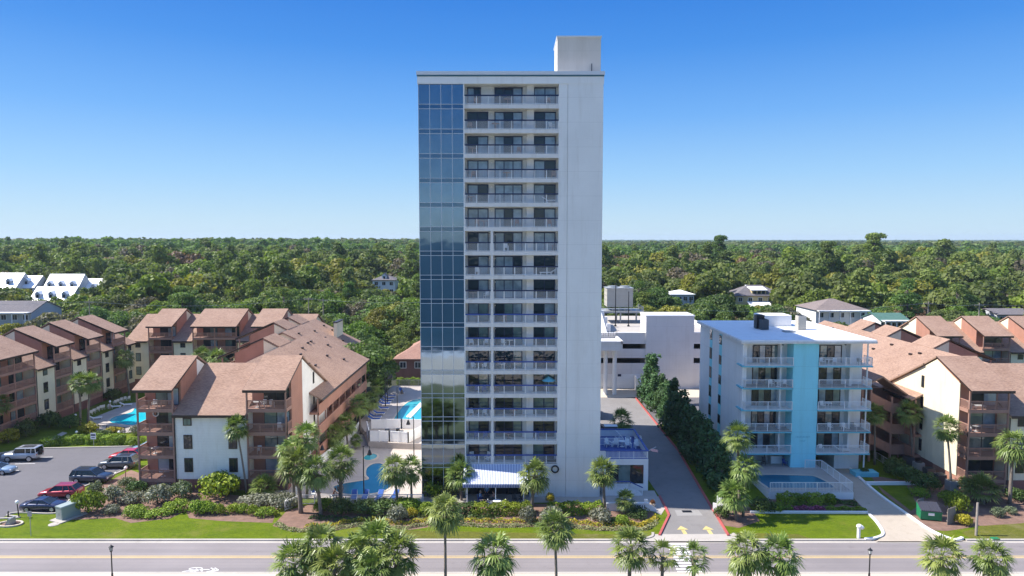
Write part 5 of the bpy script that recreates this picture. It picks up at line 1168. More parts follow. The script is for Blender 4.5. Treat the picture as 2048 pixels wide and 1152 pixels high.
def car(lab, kind, pm, loc, rot, cat='car', name='parked_car', rack=False, pane=True):
    k = CARK[kind]; T = thing(name, lab, cat, loc, rot, None); W = k['W']/2; zb = k['zb']; bp = k['belt']; body = MB(); rings = []
    for i, (x, zt) in enumerate(bp):
        e = .86 if i in (0, len(bp)-1) else .96 if i in (1, len(bp)-2) else 1.0; w_ = W*e; z0 = zb+(.1 if i in (0,len(bp)-1) else 0)
        half = [(w_*.84,z0),(w_*.97,z0+.14),(w_,lerp(z0,zt,.55)),(w_*.985,lerp(z0,zt,.8)),(w_*.9,zt-.02),(w_*.45,zt+.03)]
        rings.append([(x,-y,z) for y, z in half[::-1]][::-1]+[(x,y,z) for y, z in half[::-1]])
    body.loft(rings)
    r0, r1, f1, f0 = k['cab']; zr = k['roof']; inn = k['inn']; zbelt = bp[3][1]-.04; wb_ = W*.9; wt = W*.9-inn
    cabw = [[(r0,-wb_),(f0,-wb_),(f0,wb_),(r0,wb_)], [(r1,-wt),(f1,-wt),(f1,wt),(r1,wt)]]
    roof = MB(); roof.loft([[(r1-.05,-wt-.02,zr-.08),(f1+.06,-wt-.02,zr-.08),(f1+.06,wt+.02,zr-.08),(r1-.05,wt+.02,zr-.08)],[(r1,-wt+.02,zr-.02),(f1,-wt+.02,zr-.02),(f1,wt-.02,zr-.02),(r1,wt-.02,zr-.02)],[(r1+.2,-wt+.2,zr+.02),(f1-.15,-wt+.2,zr+.02),(f1-.15,wt-.2,zr+.02),(r1+.2,wt-.2,zr+.02)]])
    for sy in (-1,1):
        for xa, xb in ((r0,r1),(f0,f1)): roof.cyl((xa,sy*wb_,zbelt),(xb,sy*wt,zr-.05),.055,.05,5)
        xm = (r1+f1)/2; roof.cyl((xm-.05,sy*(wb_+.01),zbelt),(xm,sy*(wt+.01),zr-.05),.05,.045,5)
        if kind in ('suv','boxy','cross'): roof.cyl((lerp(r0,xm,.45),sy*(wb_+.01),zbelt),(lerp(r1,xm,.4),sy*(wt+.01),zr-.05),.06,.05,5)
    if kind == 'van': roof.box(r0+.02,1.0,-W*.95,W*.95,1.4,2.85)
    bo = body.build('body', pm, T, True)
    for p in bo.data.polygons: p.use_smooth = True
    ro = roof.build('roof', pm, T)
    gl = MB(); gl.loft([[(x,y,zbelt) for x, y in cabw[0]], [(x,y,zr-.06) for x, y in cabw[1]]]); gl.build('windows', mt['carglass'], T)
    for x in k['wb']:
        for sy in (-1,1):
            ty = MB(); ty.cyl((x,sy*(W-.2),k['r']),(x,sy*(W+.02),k['r']),k['r'],None,16); wo = ty.build('wheel', mt['tyre'], T)
            rm = MB(); rm.cyl((x,sy*(W+.015),k['r']),(x,sy*(W+.03),k['r']),k['r']*.66,None,14)
            for q in range(5): a = q*2*PI/5; rm.bar((x,sy*(W+.035),k['r']),(x+math.cos(a)*k['r']*.6,sy*(W+.035),k['r']+math.sin(a)*k['r']*.6),.06)
            rm.build('rim', mt['rim'], wo)
    xe = bp[-1][0]; xr = bp[0][0]
    for sy in (-1,1):
        h = MB(); h.ball((xe-.12,sy*W*.64,zb+.36),.17,8,6,(.8,1.2,.6)); h.build('headlight', mt['lampw'], T)
        h = MB(); h.ball((xr+.06,sy*W*.7,zb+.52),.15,8,6,(.5,1.2,.9)); h.build('tail_light', mt['redl'], T)
        h = MB(); h.ball((f0-.3,sy*(W+.06),zbelt+.08),.12,8,6,(.6,.9,.7)); h.build('mirror', pm, T)
    if rack:
        rk = MB()
        for sy in (-1,1): rk.cyl((r1+.2,sy*(wt-.12),zr+.07),(f1-.2,sy*(wt-.12),zr+.07),.03)
        rk.box(r1+.4,f1-.6,-.35,.35,zr+.02,zr+.05); rk.build('roof_rack', mt['black'], ro)
    if kind == 'boxy':
        sw = MB(); sw.cyl((xr-.04,.1,1.15),(xr-.26,.1,1.15),.4,None,16); sw.build('spare_wheel', mt['tyre'], T)
    return T
def cg(px, py, dy=.9, z=.118): x, y = g(px, py, z); return (x, y+dy, z)
car('dark blue coupe parked nose-right beside the lamp and utility cabinet', 'coupe', paint('navy_car_paint', (.012,.02,.07)), cg(78,1025), R(2))
car('red crossover parked behind the dark blue coupe', 'cross', paint('red_car_paint', (.32,.008,.02)), cg(113,999), R(183))
car('large dark blue van-like SUV parked in the middle of the row', 'suv', paint('midnight_car_paint', (.01,.018,.045)), cg(176,968), R(-1), rack=True)
car('grey SUV parked in front of the bright red car', 'suv', paint('grey_car_paint', (.1,.11,.12)), cg(231,939), R(181), rack=True)
car('bright red car half hidden behind the grey SUV', 'sedan', paint('scarlet_car_paint', (.5,.015,.03)), cg(250,922), R(184))
car('light blue car almost hidden behind the red car and balcony stack', 'sedan', paint('sky_car_paint', (.25,.45,.55)), cg(289,908), R(182))
car('boxy silver off-road SUV with a spare wheel on its back', 'boxy', paint('silver_car_paint', (.42,.44,.47)), cg(37,924), R(184), rack=True)
car('light blue car cut off by the left edge of the photo', 'coupe', paint('pale_blue_car_paint', (.3,.4,.5)), cg(-18,951), R(3))
car('white box van parked in the shade beside the tower', 'van', paint('white_van_paint', (.6,.62,.64), 0), (14.2,118,.118), R(88), 'van', 'parked_van')
car('dark red car parked behind the blue sun deck', 'sedan', paint('maroon_car_paint', (.1,.02,.025)), (13.6,107.3,.118), R(4))
car('blue car parked right behind the blue sun deck parapet', 'sedan', paint('blue_car_paint', (.06,.1,.2)), (13.4,102.4,.118), R(2))

# ------------------------------------------------------------------ furniture
def chair_mesh(m, kind='chair'):
    b = MB()
    if kind == 'chair':
        b.box(-.24,.24,-.24,.22,.4,.44); b.prism([(.2,.42),(.25,.42),(.33,.92),(.28,.92)], -.24, .24, 'x')
        for x in (-.22,.22):
            b.bar((x,-.22,0),(x,-.2,.64),.045); b.bar((x,.25,0),(x,.22,.45),.045); b.bar((x,-.22,.64),(x,.27,.64),.05)
    elif kind == 'adirondack':
        b.prism([(-.3,.42),(-.3,.38),(.3,.22),(.3,.27)], -.27, .27, 'x')
        for i in range(5): b.prism([(.25,.25),(.29,.25),(.55,1.05-abs(i-2)*.05),(.51,1.05-abs(i-2)*.05)], -.27+i*.112, -.27+i*.112+.1, 'x')
        for x in (-.34,.34): b.box(x-.07,x+.07,-.35,.4,.58,.62); b.bar((x,-.28,0),(x,-.28,.58),.08); b.bar((x,.3,0),(x,.35,.58),.08)
    elif kind == 'rocker':
        b.box(-.27,.27,-.27,.25,.42,.46)
        for i in range(6): b.bar((-.24+i*.096,.24,.46),(-.24+i*.096,.42,1.12),.05)
        b.bar((-.27,.42,1.12),(.27,.42,1.12),.07)
        for x in (-.28,.28):
            b.bar((x,-.25,.1),(x,-.25,.68),.05); b.bar((x,.22,.1),(x,.26,.7),.05); b.bar((x,-.32,.68),(x,.3,.7),.07); b.tube([(x,-.5,.12),(x,-.2,.03),(x,.2,.03),(x,.55,.14)], .03, 5)
    elif kind == 'table':
        b.cyl((0,0,.7),(0,0,.74),.48,None,18); b.cyl((0,0,0),(0,0,.7),.05); b.cyl((0,0,0),(0,0,.04),.28,None,12)
    elif kind == 'lounger':
        b.box(-.33,.33,-1.0,.35,.3,.37); b.prism([(.33,.31),(.33,.38),(1.0,.78),(1.0,.71)], -.33, .33, 'x')
        for x in (-.33,.33): b.bar((x,-1.02,.3),(x,.4,.3),.06); b.bar((x,-.9,0),(x,-.9,.3),.05); b.bar((x,.3,0),(x,.3,.3),.05); b.bar((x,.8,0),(x,.8,.62),.04)
    return b.mesh({'chair':'chair','adirondack':'adirondack_chair','rocker':'rocking_chair','table':'table','lounger':'lounger'}[kind], m)
FM = {(k, c): chair_mesh(mt[m], k) for k, c, m in (('chair','white','white'),('chair','blue','blue'),('chair','dark','brownp'),('adirondack','white','white'),('rocker','white','white'),('table','white','white'),('table','dark','brownp'),('lounger','white','white'),('chair','grey','dgrey'))}
NAMEK = {'chair':('patio_chair','chair'),'adirondack':('adirondack_chair','chair'),'rocker':('rocking_chair','chair'),'table':('patio_table','table'),'lounger':('sun_lounger','lounger')}
def furn(kind, c, lab, loc, rot, group=None):
    return tag(new_obj(NAMEK[kind][0], FM[(kind,c)], None, loc, rot), lab, NAMEK[kind][1], group)
ORD = ['first','second','third','fourth','fifth','sixth','seventh','eighth','ninth','tenth','eleventh','twelfth','thirteenth','fourteenth','fifteenth','sixteenth']
TF = [(0,'rocker','white',-4.75,20,'left end'),(0,'rocker','white',-2.95,-30,'beside the divider'),(1,'chair','blue',-4.3,0,'left end'),(1,'chair','blue',-3.2,10,'beside the divider'),(1,'chair','blue',3.0,-10,'before the right door'),(1,'table','dark',-.4,0,'before the middle door'),
 (2,'chair','white',-4.9,15,'left end'),(2,'chair','white',-3.3,-10,'beside the divider'),(2,'table','dark',.2,0,'before the middle door'),(3,'chair','blue',-4.2,0,'left end'),(3,'chair','blue',-3.3,0,'beside the divider'),(3,'chair','dark',-1.9,20,'right of the divider'),
 (4,'chair','white',-4.6,25,'left end'),(4,'chair','white',-3.25,-20,'beside the divider'),(4,'table','white',-1.2,0,'before the middle door'),(4,'chair','grey',-.4,0,'before the middle door'),(5,'chair','white',-4.85,10,'left end'),(5,'chair','white',-3.1,-15,'beside the divider'),(5,'table','white',-.3,0,'before the middle door'),(5,'chair','white',-1.0,20,'left of the middle table'),
 (6,'table','dark',-4.2,0,'left end'),(6,'chair','dark',-.9,0,'before the middle door'),(6,'chair','dark',4.8,0,'right end'),(7,'chair','white',-3.05,-25,'beside the divider'),(7,'table','dark',-4.6,0,'left end'),(8,'chair','white',-4.1,10,'in the left bay'),(8,'lounger','white',4.3,-85,'right end'),(9,'chair','white',-.7,15,'before the middle door'),(9,'table','dark',4.8,0,'right end'),(10,'chair','dark',-4.1,0,'left end'),(10,'table','dark',-3.3,0,'in the left bay'),(10,'chair','dark',.6,0,'before the middle door'),(10,'chair','dark',4.4,0,'right end'),
 (11,'lounger','white',4.5,85,'right end'),(11,'table','dark',-4.8,0,'left end'),(12,'chair','dark',-4.5,0,'left end'),(12,'table','dark',-.6,0,'before the middle door'),(12,'chair','dark',4.9,0,'right end'),(13,'table','dark',-4.6,0,'left end'),(13,'chair','dark',.8,0,'before the middle door'),(14,'chair','white',4.6,30,'right end'),(14,'table','dark',-1.9,0,'left of the middle door'),(14,'chair','dark',-4.9,0,'left end'),(15,'chair','dark',-4.2,0,'left end'),(15,'table','dark',-.5,0,'before the middle door'),(15,'chair','dark',4.2,0,'right end')]
CN = {'white':'white','blue':'blue','dark':'dark brown','grey':'dark grey'}; KN = {'chair':'chair','rocker':'rocking chair','table':'round table','lounger':'sun lounger'}
for k, kd, c, x, r_, where in TF:
    lev = 'topmost' if k == 15 else ORD[k]
    furn(kd, c, f"{CN[c]} {KN[kd]} on the {lev} tower balcony{' up' if k < 15 else ''}, {where}", (x, 80+(.55 if kd != 'lounger' else .75), FL0+FH*k), R(r_), 'tower balcony furniture')
um = thing('parasol', 'teal parasol on a tower balcony, fourth up, right end', 'parasol', (4.4, 80.75, FL0+FH*3)); b = MB(); b.cyl((0,0,0),(0,0,1.9),.025); b.cyl((0,0,0),(0,0,.08),.25,None,12); b.build('pole', mt['white'], um)
b = MB(); b.cyl((0,0,1.45),(0,0,1.95),.85,.03,10); b.build('canopy', mt['turq_trim'], um)
def tq(k, x, kd, c, r_, lab, y=.5): furn(kd, c, lab, (30.2+x, 88+y, BF+BH*k+.012), R(r_), 'furniture on the turquoise block balconies')
for a in [(4,10.5,'chair','white',20,'white chair on the top right balcony of the turquoise block, left end'),(4,11.3,'table','white',0,'white table on the top right balcony of the turquoise block'),(4,12.1,'chair','white',-25,'white chair right of the white table on the top right balcony of the turquoise block'),(4,15.3,'chair','grey',0,'dark chair on the top right balcony of the turquoise block, right end'),(3,3.9,'chair','white',15,'white chair on the left balcony below the top of the turquoise block, left one'),(3,4.7,'table','white',0,'white table on the left balcony below the top of the turquoise block'),(3,5.6,'chair','white',-20,'white chair on the left balcony below the top of the turquoise block, right one'),(2,10.7,'chair','white',10,'white chair on the middle right balcony of the turquoise block'),(2,11.4,'table','white',0,'white table on the middle right balcony of the turquoise block'),(1,11.8,'chair','white',10,'white chair on the second-lowest right balcony of the turquoise block, left one'),(1,13.6,'chair','white',0,'white chair on the second-lowest right balcony of the turquoise block, middle one'),(1,14.8,'chair','grey',0,'grey chair on the second-lowest right balcony of the turquoise block'),(0,10.7,'chair','white',10,'white chair on the lowest right balcony of the turquoise block, left end'),(0,13.4,'lounger','white',85,'white lounger on the lowest right balcony of the turquoise block'),(0,4.6,'chair','grey',0,'dark chair on the lowest left balcony of the turquoise block')]: tq(*a)
def ba(x, k, kd, c, r_, lab, org=(-45.9,82.2)): furn(kd, c, lab, (org[0]+x, org[1]+.7, FLZ[k]), R(r_), 'furniture on the brown balconies')
for a in [(14.5,3,'table','white',0,'white table on the top right balcony of the cream and brown building'),(16.3,3,'chair','white',40,'white chair on the top right balcony of the cream and brown building, right end'),(15.3,3,'chair','white',-10,'white chair on the top right balcony of the cream building, left of the end one'),(14.6,1,'chair','white',10,'white chair on the second-lowest right balcony of the cream and brown building, left one'),(16.7,1,'chair','white',-10,'white chair on the second-lowest right balcony of the cream and brown building, right one'),(17.2,2,'chair','white',30,'white chair on the second-highest right balcony of the cream and brown building'),(16.8,0,'chair','white',0,'white chair on the lowest right balcony of the cream and brown building'),(1.8,3,'chair','white',0,'white chair on the top left balcony of the cream and brown building'),(2.6,0,'table','white',0,'white table on the lowest left balcony of the cream and brown building'),(1.7,1,'table','white',0,'white table on the second-lowest left balcony of the cream and brown building'),(3.2,2,'table','dark',0,'dark table on the second-highest left balcony of the cream and brown building')]: ba(*a)
for a in [(.6,2,'chair','white',70,'white chair at the corner of the right-hand sunlit building, second balcony from the top'),(1.5,2,'table','white',0,'tall white table on the right-hand sunlit building, second balcony from the top'),(1.4,3,'lounger','white',88,'pale lounger on the top balcony of the right-hand sunlit building')]: ba(*a, org=(55.6,81.8))
# life ring on the left balcony stack
b = MB(); c0 = Vector((-44.6,84.12,9.2))
for i in range(20): a, a2 = 2*PI*i/20, 2*PI*(i+1)/20; b.cyl(c0+Vector((.33*math.cos(a),0,.33*math.sin(a))), c0+Vector((.33*math.cos(a2),0,.33*math.sin(a2))), .07, None, 6)
tag(b.build('life_ring', mt['white']), 'pale life ring hung on the brown wall of a left balcony', 'life ring')
def lounger(lab, loc, rot, m='cushion', grp=None):
    t = thing('sun_lounger', lab, 'lounger', loc, rot, grp); new_obj('frame', FM[('lounger','white')], t); b = MB(); b.box(-.3,.3,-.98,.33,.37,.44); b.prism([(.33,.38),(.33,.45),(.98,.85),(.98,.78)], -.3, .3, 'x'); b.build('cushion', mt[m], t); return t
LP = [(748,842),(751,837),(758,830),(766,820),(769,811),(772,806),(777,801),(781,795)]
LO = ['nearest','second','third','fourth','fifth','sixth','seventh','farthest']
for i, (px, py) in enumerate(LP):
    x, y = g(px, py, UD); lounger(f'blue cushioned sun lounger left of the upper pool, {LO[i]} from the white screen', (min(x,-18.9-.0*i), y, UD), R(84+i*2), 'cushion', 'loungers left of the upper pool')
x, y = g(803,786,UD); lounger('blue cushioned sun lounger at the far corner of the upper pool', (x,y,UD), R(20))
for i, (px, py) in enumerate(((705,1004),(727,1004),(756,1004),(786,1004))):
    x, y = g(px, py, .12); lounger(f'blue sun lounger behind the front pool fence, {["leftmost","second from the left","third from the left","rightmost"][i]}', (x, y+.9, .12), R(10-i*7), 'cushion', 'loungers behind the front pool fence')
b = thing('sling_chair', 'bright blue sling chair with a white frame beside the pool palms', 'chair', (*g(627,994,.12), .12), R(15)); new_obj('frame', FM[('chair','white')], b); q = MB(); q.prism([(.2,.5),(.24,.5),(.34,1.15),(.3,1.15)], -.26, .26, 'x'); q.build('sling', mt['cushion'], b)
PO = [(181,830),(187,827),(195,823),(201,820),(206,819),(218,817),(230,809),(235,807),(242,804),(249,802),(257,801)]
for i, (px, py) in enumerate(PO):
    x, y = g(px, py, .12); t = furn('chair', 'white', f'pale-backed chair in the shaded row behind the car park pool, number {["one","two","three","four","five","six","seven","eight","nine","ten","eleven"][i]} from the left', (x, y, .12), R(-125), 'chairs behind the car park pool')
    t['label'] = f'pale-backed chair in the shaded row behind the car park pool, {["leftmost","second","third","fourth","fifth","sixth","seventh","eighth","ninth","tenth","rightmost"][i]} from the left'.replace('leftmost from the left','leftmost').replace('rightmost from the left','rightmost')
for px, py, r_, lab in ((191,839,120,'white lounger on the paving left of the car park pool'),(229,816,110,'white lounger by the shaded edge of the car park pool'),(252,812,110,'white lounger near the top end of the car park pool')): furn('lounger', 'white', lab, (*g(px,py,.12),.12), R(r_))
AD = [(1216,893,20,'adirondack chair on the blue sun deck, next to the tower'),(1231,893,-15,'adirondack chair on the blue sun deck, second from the tower'),(1256,895,5,'adirondack chair on the blue sun deck, in the front middle'),(1256,885,170,'adirondack chair on the blue sun deck, behind the front middle one'),(1275,896,10,'adirondack chair on the blue sun deck, at the front right corner'),(1276,884,190,'adirondack chair on the blue sun deck, behind the corner one')]
for px, py, r_, lab in AD: x, y = g(px, py, TZ+.05); furn('adirondack', 'white', 'white '+lab, (x, max(y,82.6), TZ+.05), R(r_), 'adirondack chairs on the blue sun deck')
x, y = g(1244,893,TZ+.05); furn('table', 'white', 'white table between the chairs on the blue sun deck', (x, max(y,82.7), TZ+.05), 0)
x, y = g(1220,862,TZ+.05); t = thing('grill_counter', 'white-topped grill counter on the upper part of the blue sun deck', 'counter', (x,y-.6,TZ+.05)); b = MB(); b.box(-.8,.8,-.4,.4,0,.9); b.build('cabinet', mt['dgrey'], t); b = MB(); b.box(-.9,.9,-.5,.5,.9,.98); b.build('counter_top', mt['white'], t)
furn('table', 'white', 'white round table at the edge of the awning terrace, in the sun', (-1.75,76.9,.13), 0); furn('chair', 'white', 'white chair left of the round table on the awning terrace', (-2.5,76.9,.13), R(90)); furn('chair', 'white', 'white chair right of the round table on the awning terrace', (-1.05,76.9,.13), R(-90))
dt = thing('dining_table', 'dark square table between the seated people under the awning', 'table', (-2.95,78.3,.126)); b = MB(); b.box(-.42,.42,-.42,.42,.7,.74); b.build('top', mt['dgrey'], dt)
for sx in (-.36,.36):
    for sy in (-.36,.36): b = MB(); b.bar((sx,sy,0),(sx,sy,.7),.05); b.build('leg', mt['black'], dt)
furn('chair', 'blue', 'blue chair under the seated man at the left of the dark table', (-3.75,78.3,.126), R(90)); furn('chair', 'grey', 'dark chair under the seated woman at the right of the dark table', (-2.15,78.3,.126), R(-90))
for i, x in enumerate((.3,1.0)): furn('chair', 'grey', f'empty dark chair under the right half of the awning, {("left","right")[i]} one', (x,78.2,.126), R(20-60*i))

# ------------------------------------------------------------------ people
def person(lab, loc, rot, J, clothes, skin='skin', sit=False):
    """J: joints; one skinned surface with fingers, coloured by the nearest bone"""
    V, E, Rd, Z = [], [], [], []
    def v(p, r, z): V.append(Vector(p)); Rd.append(r); Z.append(z); return len(V)-1
    def e(a, b): E.append((a,b)); return b
    pel = v(J['pel'], .135, 'legs'); wst = e(pel, v(J['wst'], .125, 'top')); ch = e(wst, v(J['ch'], .145, 'top')); nk = e(ch, v(J['nk'], .06, 'skin'))
    h0 = Vector(J['hd']); h1 = e(nk, v(h0+Vector((0,-.005,-.05)), .085, 'skin')); h2 = e(h1, v(h0+Vector((0,0,.05)), .098, 'skin')); e(h2, v(h0+Vector((0,.005,.12)), .062, 'skin')); e(h1, v(h0+Vector((0,-.115,-.005)), .016, 'skin'))
    for s in ('l','r'):
        sx = -1 if s == 'l' else 1
        e(h1, v(h0+Vector((sx*.1,.01,0)), .018, 'skin'))
        sh = e(ch, v(J['sh'+s], .068, 'top')); el = e(sh, v(J['el'+s], .046, 'arm')); wr = e(el, v(J['wr'+s], .032, 'skin')); d = (Vector(J['wr'+s])-Vector(J['el'+s])).normalized(); sd = d.cross(Vector((0,0,1))); sd = sd.normalized() if sd.length > .1 else Vector((1,0,0))
        pm = e(wr, v(Vector(J['wr'+s])+d*.07, .03, 'skin'))
        for i in range(4):
            o = sd*(i-1.5)*.021; l = (.055,.066,.07,.058)[i]; a = e(pm, v(Vector(J['wr'+s])+d*.1+o, .01, 'skin')); m_ = e(a, v(Vector(J['wr'+s])+d*(.1+l*.55)+o-Vector((0,0,.012)), .009, 'skin')); e(m_, v(Vector(J['wr'+s])+d*(.1+l)+o-Vector((0,0,.03)), .008, 'skin'))
        t = e(pm, v(Vector(J['wr'+s])+d*.06+sd*.045*sx, .011, 'skin')); e(t, v(Vector(J['wr'+s])+d*.105+sd*.055*sx-Vector((0,0,.01)), .009, 'skin'))
        hp = e(pel, v(J['hp'+s], .1, 'legs')); kn = e(hp, v(J['kn'+s], .062, 'legs' if clothes.get('long') else 'skin')); an = e(kn, v(J['an'+s], .042, 'legs' if clothes.get('long') else 'skin')); e(an, v(J['to'+s], .036, 'shoe'))
    me = bpy.data.meshes.new('person'); me.from_pydata(V, E, []); o = bpy.data.objects.new('person', me); C.objects.link(o)
    sk_ = o.modifiers.new('skin', 'SKIN'); sk_.use_smooth_shade = True; o.modifiers.new('sub', 'SUBSURF').levels = 1
    for i, sv in enumerate(me.skin_vertices[0].data): sv.radius = (Rd[i], Rd[i]*(.8 if Z[i] == 'top' else 1)); sv.use_root = (i == 0)
    dg = bpy.context.evaluated_depsgraph_get(); m2 = bpy.data.meshes.new_from_object(o.evaluated_get(dg)); bpy.data.objects.remove(o)
    zs = {'skin':0,'top':1,'legs':2,'arm':3,'shoe':4}; m2.materials.clear()
    for m_ in (mt[skin], clothes['top'], clothes['legs'], clothes['top'] if clothes.get('sleeve') else mt[skin], mt['black']): m2.materials.append(m_)
    for p in m2.polygons:
        c = Vector(p.center); best, bz = 9, 0
        for a, b_ in E:
            ab = V[b_]-V[a]; t = max(0, min(1, (c-V[a]).dot(ab)/max(1e-9, ab.length_squared))); dd = (c-(V[a]+ab*t)).length-(Rd[a]*(1-t)+Rd[b_]*t)*.8
            if dd < best: best = dd; z = Z[b_] if t > .45 else Z[a]; z = 'legs' if (Z[a] == 'legs' and Z[b_] == 'skin' and t < .75) else z; z = 'top' if (Z[a] == 'top' and Z[b_] == 'arm' and t < .6) else z; bz = zs[z]
        p.material_index = bz; p.use_smooth = True
    m2.name = 'person'; T = new_obj('person', m2, None, loc, rot); tag(T, lab, 'person')
    b = MB(); b.ball(tuple(h0+Vector((0,.022,.055))), .106, 12, 8, (1,1.02,1.08)); b.v = [p for p in b.v]; hr = b.build('hair', clothes['hair'], T, True)
    hr.data.transform(Matrix.Translation((0,.012,.012)))
    b = MB()
    for sx in (-1,1): b.ball((h0.x+sx*.034,h0.y-.09,h0.z+.02), .012, 6, 4)
    b.build('eyes', mt['black'], T)
    return T
def standing(arms='front'):
    J = dict(pel=(0,0,.95), wst=(0,.0,1.1), ch=(0,.01,1.36), nk=(0,0,1.52), hd=(0,-.02,1.64))
    for s, sx in (('l',-1),('r',1)):
        J['sh'+s] = (sx*.19,.01,1.42); J['el'+s] = (sx*.25,-.03,1.14); J['wr'+s] = (sx*.16,-.25,1.06); J['hp'+s] = (sx*.1,0,.88); J['kn'+s] = (sx*.11,-.02,.48); J['an'+s] = (sx*.12,.02,.07); J['to'+s] = (sx*.14,-.15,.035)
    return J
def seated(lean=0.0, h=.47):
    J = dict(pel=(0,.08,h+.1), wst=(0,.09-lean*.4,h+.25), ch=(0,.08-lean,h+.5), nk=(0,.05-lean*1.2,h+.66), hd=(0,.02-lean*1.4,h+.78))
    for s, sx in (('l',-1),('r',1)):
        J['sh'+s] = (sx*.19,.08-lean,h+.56); J['el'+s] = (sx*.25,-.06-lean,h+.3); J['wr'+s] = (sx*.17,-.3-lean,h+.27); J['hp'+s] = (sx*.1,.05,h+.07); J['kn'+s] = (sx*.12,-.4,h+.04); J['an'+s] = (sx*.12,-.42,.07); J['to'+s] = (sx*.13,-.58,.035)
    return J
cl = lambda n, c: M(n, c, .85)
ghair = cl('grey_hair', (.35,.32,.28)); bl = cl('light_blue_shirt', (.16,.3,.52)); khaki = cl('khaki_cloth', (.3,.26,.2)); navy_c = cl('navy_cloth', (.03,.04,.09)); peach = cl('peach_top', (.55,.3,.24)); teal_c = cl('pale_trousers', (.3,.36,.36))
person('person in a light blue shirt seated left of the dark table under the awning', (-3.72,78.3,.126), R(90), seated(.05), dict(top=bl, legs=navy_c, hair=ghair, sleeve=True, long=True))
person('person in a light blue shirt standing behind the dark table under the awning', (-3.0,79.05,.126), R(0), standing(), dict(top=bl, legs=navy_c, hair=mt['hair'], sleeve=True, long=True))
person('person in a peach top seated right of the dark table under the awning', (-2.18,78.3,.126), R(-90), seated(.05), dict(top=peach, legs=teal_c, hair=mt['hair'], long=True))
x, y = g(667,996,.12); person('tanned person bending forward on a low seat beside the front pool', (x,y,.12), R(80), seated(.2,.3), dict(top=mt['skin2'], legs=navy_c, hair=mt['hair']), 'skin2')
b = MB(); b.box(-.35,.35,-.2,.3,.27,.33)
for sx in (-.3,.3):
    for sy in (-.15,.25): b.bar((sx,sy,0),(sx,sy,.27),.04)
tag(b.build('low_stool', mt['white'], None, False, (x,y,.12), R(80)), 'low white stool under the tanned person beside the pool', 'stool')

# ------------------------------------------------------------------ lamps, fences, signs
def street_lamp(lab, px, py, Y):
    p = at(px, py, Y); t = thing('street_lamp', lab, 'street lamp', (p.x+.1, Y, .13)); H = p.z-.13
    b = MB(); b.cyl((0,0,0),(0,0,.5),.11,.08,10); b.cyl((0,0,.5),(0,0,H-.2),.06,.05,10); b.cyl((0,0,H-.22),(0,0,H-.16),.12,None,10); b.build('post', mt['black'], t)
    b = MB(); b.cyl((0,0,H-.16),(0,0,H+.18),.1,.19,6); ln = b.build('lantern', mt['lampw'] if px > 1000 else mt['cglass'], t)
    b = MB(); b.cyl((0,0,H+.18),(0,0,H+.36),.24,.04,6); b.cyl((0,0,H+.36),(0,0,H+.46),.03,.01,6)
    for i in range(6): a = i*PI/3; b.bar((.1*math.cos(a),.1*math.sin(a),H-.16),(.19*math.cos(a),.19*math.sin(a),H+.18),.02)
    b.build('lantern_cap', mt['black'], ln)
street_lamp('black lantern street lamp at the near road edge, left of the bicycle marking', 220, 1098, 60.2); street_lamp('black lantern street lamp with a pale head at the near road edge on the right', 1738, 1104, 60.2)
def globe(lab, gp, bp, m='brownp', z=.1):
    x, y = g(*bp, z); p = at(gp[0], gp[1], y); t = thing('globe_lamp', lab, 'lamp', (x, y, z)); b = MB(); b.cyl((0,0,0),(p.x-x,0,p.z-z-.12),.07,.05,8); b.build('post', mt[m], t); b = MB(); b.ball((p.x-x,0,p.z-z), .2, 14, 9); b.build('globe', mt['lampw'], t, True)
for a in (('globe lamp on a dark post at the car park corner, next to the blue coupe',(34,1004),(38,1035),'frame'),('globe lamp on a brown post by the balcony stack and grey SUV',(251,936),(251,956)),('white globe lamp behind the car park pool loungers',(220,803),(220,818)),('white globe lamp in the shade left of the tall palm pair',(151,830),(151,846)),('white globe lamp in front of the left yellow shrub',(153,864),(153,876)),('white globe lamp above the parking hedge by the pool',(238,864),(238,879))): globe(*a)
def pool_lamp(lab, top, base, side, z=.12, arm=.75):
    x, y = g(*base, z); p = at(top[0], top[1], y); t = thing('pool_lamp', lab, 'lamp post', (x, y, z)); H = p.z-z; b = MB(); b.cyl((0,0,0),(0,0,H),.075,.06,8); b.cyl((0,0,0),(0,0,.25),.14,.1,8)
    b.tube([(0,0,H-.1),(side*arm*.5,0,H+.12),(side*arm,0,H-.05),(side*arm,0,H-.45)], .03, 6); b.build('post', mt['black'], t); b = MB(); b.cyl((side*arm,0,H-1.05),(side*arm,0,H-.45),.32,.1,12); b.build('bell_shade', mt['black'], t)
for a in (('tall black bell lamp between the front pool and the fence',(728,892),(728,995),1),('tall black bell lamp beside the glass corner of the tower',(827,834),(828,918),-1),('black bell lamp at the edge of the upper pool',(794,774),(795,848),1,UD),('black bell lamp at the far left of the upper pool, left of two',(771,746),(771,812),1,UD),('black bell lamp at the far left of the upper pool, right of two',(775,744),(775,808),1,UD),('black arched bell lamp under the cream gable wall',(634,884),(634,946),1)): pool_lamp(*a)
def fence(lab, pts, h, m='white', ps=1.8, ks=.14, z=.12, cat='fence', name='picket_fence', pw=.07, kw=.03):
    o = Vector((*pts[0], z)); t = thing(name, lab, cat, o); 
    for i in range(len(pts)-1):
        b = MB(); railing(b, Vector((*pts[i],z))-o, Vector((*pts[i+1],z))-o, h, ps, ks, pw, kw, .1, .06); b.build('panel', mt[m], t)
    return t
fence('white picket fence along the front of the hotel pool', [g(598,1009,.12), g(846,1008,.12)], 1.15, 'white')
fence('white fence corner at the left of the palm cluster', [g(598,1009,.12), g(570,1022,.12), g(594,990,.12)], 1.1, 'white', 1.2, .16)
